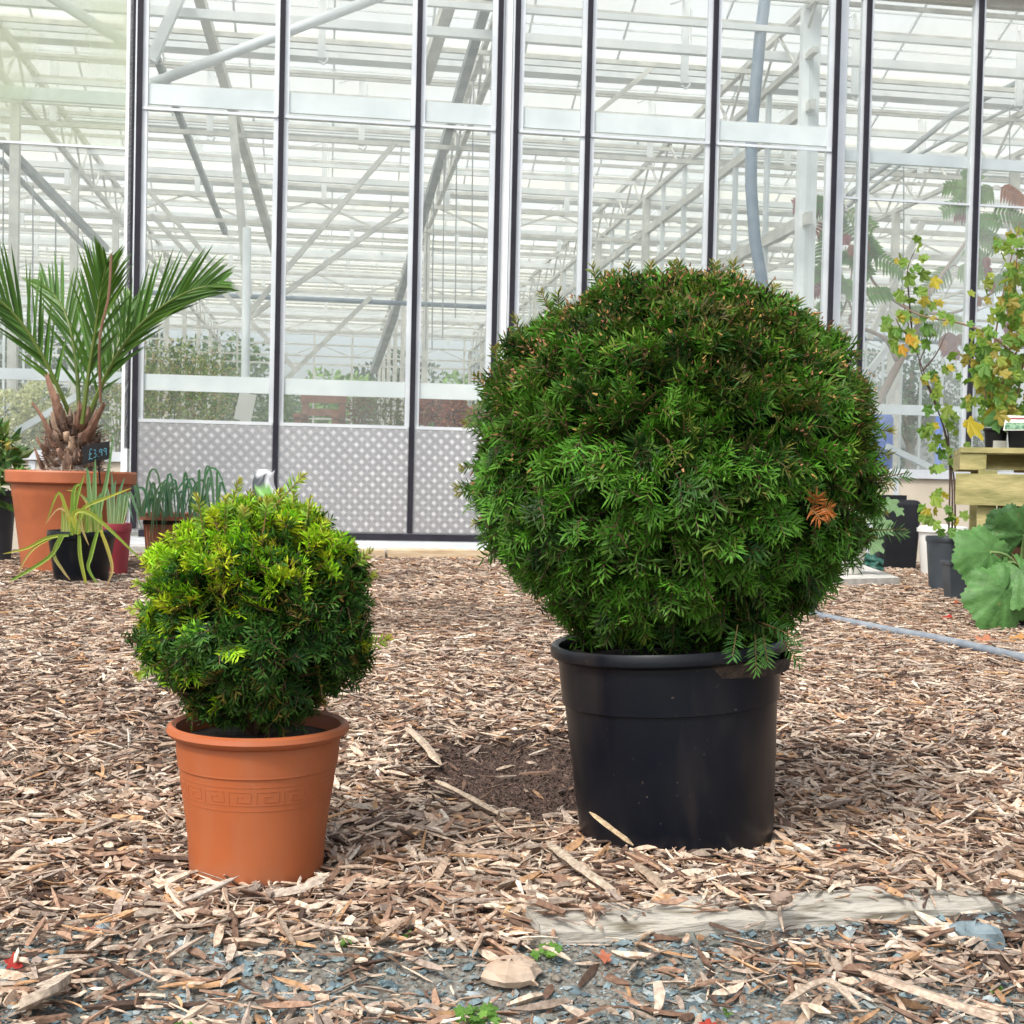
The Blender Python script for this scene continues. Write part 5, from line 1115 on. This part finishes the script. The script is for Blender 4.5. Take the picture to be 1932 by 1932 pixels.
# timber chair
c = gp(600, 800, 3.0); root = thing('timber_chair', 'reddish timber armchair standing inside behind the middle door glass', 'chair', (c[0], c[1], .02)); a = gp(561, 765, 3.0); b = gp(645, 765, 3.0); zt = gp(600, 757, 3.0)[2]
L_ = b[0]-a[0]
for q in (0, 1):
    x = a[0]+q*(L_-.07)
    MB().box((x, c[1]+.3, .02), (x+.07, c[1]+.37, zt-.005)).build('leg', M['brown'], root); MB().box((x, c[1]-.25, .02), (x+.07, c[1]-.18, zt-.2)).build('leg', M['brown'], root)
    MB().box((x-.01, c[1]-.28, zt-.2), (x+.08, c[1]+.298, zt-.15)).build('armrest', M['brown'], root)
MB().box((a[0]-.02, c[1]+.29, zt), (b[0]+.02, c[1]+.38, zt+.09)).build('top_rail', M['brown'], root)
for z_ in (zt-.15, zt-.32): MB().box((a[0]+.071, c[1]+.31, z_), (b[0]-.071, c[1]+.35, z_+.08)).build('back_slat', M['brown'], root)
MB().box((a[0]+.071, c[1]-.25, .6), (b[0]-.071, c[1]+.29, .64)).build('seat', M['brown'], root)
# paper notice
a, b, c_, d_2 = gp(452, 740, 1.5), gp(484, 745, 1.5), gp(473, 796, 1.5), gp(441, 790, 1.5); n2 = ew*.003
tag(MB().hexa([d_2, c_, c_+n2, d_2+n2, a, b, b+n2, a+n2]).build('paper_notice', M['paper']), 'blank sheet of white paper hung on the white column inside the door', 'notice')
# blue drum inside
c = gp(1655, 830, 1.0); zt = gp(1655, 770, 1.0)[2]; p = np.array([c[0]-.06, c[1], .02]); root = thing('blue_drum', 'bright blue plastic drum inside the right glass wall', 'drum', tuple(p))
h_ = zt-.02; MB().lathe([(0, 0), (.2, 0), (.22, .03), (.22, h_*.5), (.235, h_*.52), (.22, h_*.55), (.22, h_-.45), (.235, h_-.43), (.22, h_-.4), (.22, h_-.12), (.2, h_-.06), (.15, h_-.02), (0, h_)], 40, p).build('drum_body', M['blue'], root, True)
MB().lathe([(.05, h_-.01), (.05, h_+.02), (0, h_+.02)], 16, p+np.array([.08, 0, 0])).build('cap', M['blue'], root, True)
pipe('standpipe', M['blue'], [G(uz(1772, 800, 1.2)[0], 1.2, 0), G(uz(1772, 800, 1.2)[0], 1.2, gp(1772, 782, 1.2)[2])], .04)
# sumac tree inside
c = gp(1650, 780, .9); root = thing('sumac_tree', 'small sumac tree with green and crimson leaflets pressed behind the right glass', 'tree', (c[0], c[1], .02)); st = MB()
TL = [([(1600, 950), (1640, 800), (1680, 715), (1712, 655), (1742, 590), (1750, 540)], .055), ([(1692, 680), (1670, 640), (1620, 620), (1565, 632)], .03), ([(1742, 590), (1700, 575), (1650, 535), (1630, 480), (1600, 400)], .022), ([(1750, 560), (1790, 500), (1830, 440), (1850, 350)], .022), ([(1742, 590), (1800, 590), (1860, 560), (1920, 520)], .02), ([(1565, 632), (1600, 560), (1610, 470)], .016), ([(1620, 620), (1580, 500), (1575, 420)], .014)]
for pts, r0 in TL:
    P_ = path([gp(x, y, .9) for x, y in pts], 18); st.tube(P_, np.linspace(r0, r0*.45, 18), 8, (.30, .22, .17))
st.build('trunk', M['stem'], root, True)
lf = MB(); rs = random.Random(5)
def pinnate(o, d, L_, c, n_=9, ll=.13):
    d = nrm(d); s = nrm(np.cross(d, [0, -1, .2])); P_ = bez(o, o+d*L_*.6+ez*.02, o+d*L_-ez*.12*L_, 12); 
    lf.tube(P_, .004, 4, (.3, .12, .08))
    for k in range(n_):
        i_ = 2+k
        for sg in (-1, 1):
            e = P_[min(i_, 11)]+(s*sg*1.0+d*.35-ez*.35)*ll*rs.uniform(.8, 1.1)*(1-.3*k/n_); blade(lf, bez(P_[min(i_, 11)], (P_[min(i_, 11)]+e)/2+ez*.01, e, 4), .035, np.array(c)*rs.uniform(.8, 1.2))
GL = [(.14, .28, .07), (.18, .30, .08), (.12, .22, .06)]; RL = [(.30, .06, .075), (.24, .05, .07), (.34, .12, .07)]
for (x, y, w_) in [(1600, 400, .9), (1590, 390, .9), (1575, 420, .8), (1610, 470, .9), (1580, 500, 1), (1600, 530, .8), (1640, 480, .9), (1850, 350, .9), (1840, 370, .8), (1830, 430, 1), (1860, 400, .9), (1900, 420, .8), (1800, 500, .9), (1920, 520, .9), (1790, 620, 1), (1760, 600, .8), (1620, 440, .9), (1880, 350, .9), (1870, 500, .9), (1590, 560, .9), (1880, 560, .8), (1625, 560, .8), (1560, 380, .9)]:
    for q in range(2):
        a_ = rs.uniform(0, 6.28); pinnate(gp(x, y, w_), np.array([math.cos(a_), rs.uniform(-.4, .2), .5*math.sin(a_)-.1]), rs.uniform(.25, .42), GL[rs.randrange(3)] if rs.random() < .84 else RL[rs.randrange(3)])
for k in range(26): 
    x, y = rs.choice([(1860, 520), (1850, 470), (1840, 560), (1845, 660), (1880, 650), (1600, 440), (1610, 600), (1640, 590), (1790, 630), (1820, 640), (1900, 600)]); pinnate(gp(x+rs.gauss(0, 12), y+rs.gauss(0, 12), .8), np.array([rs.uniform(-.3, .3), 0, -1]), .16, RL[rs.randrange(3)], 6, .05)
lf.build('leaves', M['leaf2'], root)
# ------------------------------------------------------------ trees beyond the greenhouse
def tree(u, w_, h, cr, seed, lab, pal, n_=2600):
    p = G(u, w_, 0); root = thing('tree', lab, 'tree', tuple(p), 'trees beyond the glasshouse'); r = random.Random(seed); t = MB()
    t.tube([p, p+ez*h*.4, p+ez*h*.8], [h*.03, h*.022, h*.01], 8, (.14, .10, .07)); cr_ = MB()
    for k in range(14):
        a = r.uniform(0, 6.28); q = r.uniform(.2, 1); c = p+np.array([math.cos(a)*cr*q*.7, math.sin(a)*cr*q*.7, h*(.45+.5*r.random()*(1-.4*q))]); t.tube([p+ez*h*r.uniform(.25, .6), (p+ez*h*.5+c)/2, c], [h*.012, h*.008, h*.003], 5, (.14, .10, .07))
        leaves(cr_, c, (cr*.42, cr*.42, cr*.34), n_//14, .28, pal, seed*20+k, .3, .6)
    t.build('trunk', M['stem'], root); cr_.build('crown', M['leaf'], root)
TP = {'d': [(.035, .075, .025), (.05, .10, .03), (.03, .06, .03)], 'm': [(.07, .14, .035), (.10, .18, .04)], 'l': [(.16, .30, .05), (.20, .34, .07)]}
for k, (u, w_, h, cr, t_, lab) in enumerate(((-10, 40, 6.5, 3, 'd', 'dark tree beyond the rear glass, far left behind the palm'), (-6.5, 44, 7.5, 3.2, 'm', 'mid green tree beyond the rear glass behind the hydrangea'), (-3.6, 39, 3.6, 2.0, 'm', 'low mid green tree beyond the glass behind the hanging paper'), (-1.4, 41, 5.2, 2.0, 'l', 'bright lime green tree beyond the rear glass above the timber chair'), (1.2, 45, 6.5, 2.6, 'd', 'dark tree beyond the rear glass right of the lime green tree'), (3.6, 40, 5.2, 1.8, 'l', 'lime green tree beyond the glass behind the rusty red flowers'),
                                         (6.5, 44, 7, 3, 'd', 'dark tree beyond the glasshouse, hidden mostly by the big yew'), (10.5, 42, 7.5, 3.3, 'd', 'dark tree beyond the partition right of the big yew'), (15, 42, 8, 3.6, 'm', 'mid green tree beyond the glass above the black bin'), (19, 44, 8, 3.6, 'd', 'dark tree beyond the glass behind the pallet bench'), (-15, 40, 8, 3.6, 'd', 'dark tree beyond the glasshouse at the extreme left'), (24, 42, 8, 3.8, 'd', 'dark tree beyond the glasshouse at the extreme right'))):
    tree(u, w_, h, cr, k+1, lab, TP[t_])
hd = MB()
for k in range(30): leaves(hd, G(-20+k*1.8, 46, 1.3), (1.3, .8, 1.5), 260, .3, TP['d'], 900+k, .2, .6)
tag(hd.build('hedge', M['leaf']), 'long dark green hedge beyond the rear glass', 'hedge')
# ------------------------------------------------------------ foreground details
def rock(name, px, py, L_, W_, H_, yaw, m, lab, seed, z=0, cat='stone'):
    p = onground(px, py); p[2] = gh(p[0], p[1])+z; r = np.random.default_rng(seed); nt_, np_ = 14, 9; A, B = np.meshgrid(np.arange(nt_)*2*math.pi/nt_, np.linspace(.05, math.pi-.05, np_))
    rr = 1+.18*np.sin(2*A+seed)*np.sin(B)+.08*r.normal(0, 1, A.shape); V = np.stack([np.sin(B)*np.cos(A)*rr*L_/2, np.sin(B)*np.sin(A)*rr*W_/2, np.sign(np.cos(B))*np.abs(np.cos(B))**.7*H_/2*rr+H_*.3], -1)
    c, s = math.cos(yaw), math.sin(yaw); V = np.stack([V[..., 0]*c-V[..., 1]*s, V[..., 0]*s+V[..., 1]*c, V[..., 2]], -1)+p
    i = np.arange(np_-1)[:, None]*nt_; j = np.arange(nt_)[None]; k = (j+1) % nt_
    o = MB().add(V.reshape(-1, 3), np.stack([i+j, i+nt_+j, i+nt_+k, i+k], -1).reshape(-1, 4)).build(name, m, None); return tag(o, lab, cat)
rock('slate_stone', 1842, 1762, .085, .04, .045, -.15, M['slate'], 'large angular blue grey slate stone in front of the timber edging', 3)
rock('tan_stone', 965, 1825, .10, .07, .035, .1, M['stone'], 'rounded tan stone lying in the slate gravel at the bottom centre', 5)
rock('brown_stone', 1472, 1765, .036, .025, .022, .2, mat('brown_stone', (.2, .14, .11), (.3, .22, .17), 20, .8), 'small brown stone resting on the timber edging', 7, .061)
rock('slate_stone', 195, 1772, .022, .018, .016, 1, M['slate'], 'small blue grey slate stone below the terracotta pot on its left', 9)
rock('slate_stone', 760, 1612, .03, .015, .010, .2, M['slate'], 'thin dark slate piece on the bark mulch between the two pots', 10)
def stick(name, pts, r0, c, lab, D_=None, flatx=.6):
    P_ = path(pts, 12); n_ = len(P_); r = np.random.default_rng(abs(hash(tuple(np.round(P_.ravel()*1000).astype(int).tolist()))) % 9999); o = MB(); t = nrm(np.gradient(P_, axis=0)); s_ = nrm(np.cross(t, [0, 0, 1.])); u = np.cross(s_, t); V = []; C = []
    ang = r.uniform(0, 6.28, 6); prof = r.uniform(.55, 1.15, 6)
    for k in range(n_):
        e = min(1, .25+min(k, n_-1-k)*.5); w_ = r0*e*r.uniform(.85, 1.15)
        for q in range(6):
            a = q*math.pi/3; V.append(P_[k]+s_[k]*math.cos(a)*w_*prof[q]*1.15+u[k]*math.sin(a)*w_*flatx*prof[q]+t[k]*(r.normal(0, 1)*r0*.9 if k in (0, n_-1) else 0)); C.append(np.array(c)*r.uniform(.75, 1.15))
    f = [(k*6+q, k*6+(q+1) % 6, k*6+6+(q+1) % 6, k*6+6+q) for k in range(n_-1) for q in range(6)]+[tuple(range(6))[::-1], tuple((n_-1)*6+q for q in range(6))]
    o.add(V, f, np.array(C)); return tag(o.build(name, M['chip'], None), lab, 'stick')
def gz(px, py, z): p = onground(px, py, z); p[2] = gh(p[0], p[1])*0+z; return p
stick('wood_stick', [at(1118, 1537, 2.36), at(1150, 1562, 2.335), at(1192, 1593, 2.31)], .0065, (.50, .38, .24), 'pale straight stick leaning against the foot of the black pot')
stick('wood_stick', [gz(822, 1472, .02), gz(880, 1500, .03), gz(960, 1545, .02)], .009, (.55, .45, .34), 'long pale split branch at the edge of the bare soil patch')
stick('wood_stick', [gz(768, 1372, .03), gz(800, 1400, .03), gz(830, 1440, .015)], .011, (.52, .42, .32), 'rough pale stick behind the bare soil patch')
stick('wood_stick', [gz(1035, 1590, .035), gz(1100, 1640, .04), gz(1170, 1690, .02)], .010, (.48, .40, .31), 'long grey brown splinter left of the black pot foot')
stick('wood_stick', [gz(1200, 1630, .04), gz(1230, 1655, .04), gz(1275, 1700, .025)], .013, (.40, .31, .23), 'thick brown bark splinter in front of the black pot')
stick('wood_stick', [gz(972, 1705, .02), gz(1010, 1698, .03), gz(1085, 1690, .02)], .013, (.14, .09, .07), 'dark knobbly bark piece at the left end of the timber edging')
stick('wood_stick', [gz(680, 1552, .02), gz(715, 1548, .025), gz(755, 1550, .02)], .016, (.12, .075, .055), 'short dark brown log between the two pots')
stick('wood_stick', [gz(300, 1715, .015), gz(370, 1690, .03), gz(445, 1655, .05)], .006, (.50, .44, .38), 'thin grey twig crossing the foot of the terracotta pot')
stick('wood_stick', [gz(480, 1692, .02), gz(560, 1680, .025), gz(612, 1655, .035)], .010, (.50, .43, .36), 'curved grey branch against the right foot of the terracotta pot')
stick('wood_stick', [gz(940, 1760, .0), gz(955, 1735, .01), gz(970, 1700, .02)], .008, (.55, .36, .18), 'orange brown stick lying below the dark bark piece')
stick('wood_stick', [gz(40, 1900, -.01), gz(90, 1870, .01), gz(125, 1845, .0)], .022, (.50, .42, .34), 'chunky pale wood lump in the bottom left corner')
stick('wood_stick', [gz(1480, 1890, .0), gz(1560, 1850, .01), gz(1620, 1900, .0)], .007, (.46, .38, .3), 'curved pale twig on the gravel at the bottom right')
stick('wood_stick', [gz(1620, 1830, .0), gz(1760, 1880, .01), gz(1900, 1930, .0)], .011, (.48, .38, .3), 'long pale branch in the bottom right corner')
rs = random.Random(77)
def weed(px, py, sz, lab, n_=16, pal=((.13, .27, .05), (.17, .32, .06))):
    p = onground(px, py); p[2] = gh(p[0], p[1]); o = MB()
    for k in range(n_):
        a = rs.uniform(0, 6.28); q = p+np.array([math.cos(a), math.sin(a), 0])*sz*rs.uniform(0, .6)+ez*sz*rs.uniform(.1, .7); lobed(o, q, np.array([math.cos(a), math.sin(a), .2]), np.array([.2, -.7, 1.]), sz*.28*rs.uniform(.7, 1.3), 5, np.array(pal[rs.randrange(len(pal))])*rs.uniform(.8, 1.2), .4, 16, .1)
        o.tube([p, (p+q)/2+ez*.003, q], .0008, 4, (.15, .25, .06))
    return tag(o.build('weed', M['leaf2']), lab, 'weed')
weed(895, 1890, .038, 'bright green weed clump in the gravel at the bottom centre', 22); weed(1035, 1800, .03, 'green weed beside the tan stone', 16); weed(345, 1930, .03, 'green weed at the bottom edge below the terracotta pot', 16)
weed(652, 1790, .018, 'tiny green seedling in the chips between the pots', 7); weed(770, 1770, .018, 'small weed seedling left of the gravel patch', 6); weed(790, 1560, .016, 'tiny weed sprout near the dark log', 6); weed(1375, 1875, .014, 'tiny moss green sprout in the fine grit', 6); weed(1885, 1840, .02, 'small pale green leaves at the lower right in the chips', 5); weed(5, 1850, .014, 'tiny weed at the left edge', 4)
def dryleaf(px, py, sz, c, lab): 
    p = onground(px, py); p[2] = gh(p[0], p[1])+.018; o = MB(); a = rs.uniform(0, 6.28); lobed(o, p, np.array([math.cos(a), math.sin(a), .3]), np.array([0, -.5, 1]), sz, 5, c, .2, 16, .08); return tag(o.build('fallen_leaf', M['leaf2']), lab, 'leaf')
for px_, py_, s_, c_, lb in ((170, 1780, .013, (.5, .07, .03), 'bright red leaf fragment at the lower left'), (15, 1815, .02, (.45, .05, .04), 'crimson leaf at the left edge'), (1575, 1630, .017, (.50, .13, .05), 'orange red leaf right of the black pot foot'), (1150, 1805, .015, (.5, .17, .10), 'salmon curled leaf on the gravel right of the tan stone'), (1780, 1170, .04, (.5, .03, .02), 'red leaf behind the grey hose'), (1870, 1215, .06, (.55, .22, .12), 'broad peach coloured fallen leaf beside the hose at the right'), (1905, 1210, .06, (.6, .3, .1), 'pale orange fallen leaf nearest the right edge by the hose'),
                           (1795, 1145, .035, (.42, .10, .03), 'rusty leaf below the square pot'), (1340, 1925, .015, (.5, .07, .05), 'small red leaf at the bottom edge')):
    dryleaf(px_, py_, s_, c_, lb)
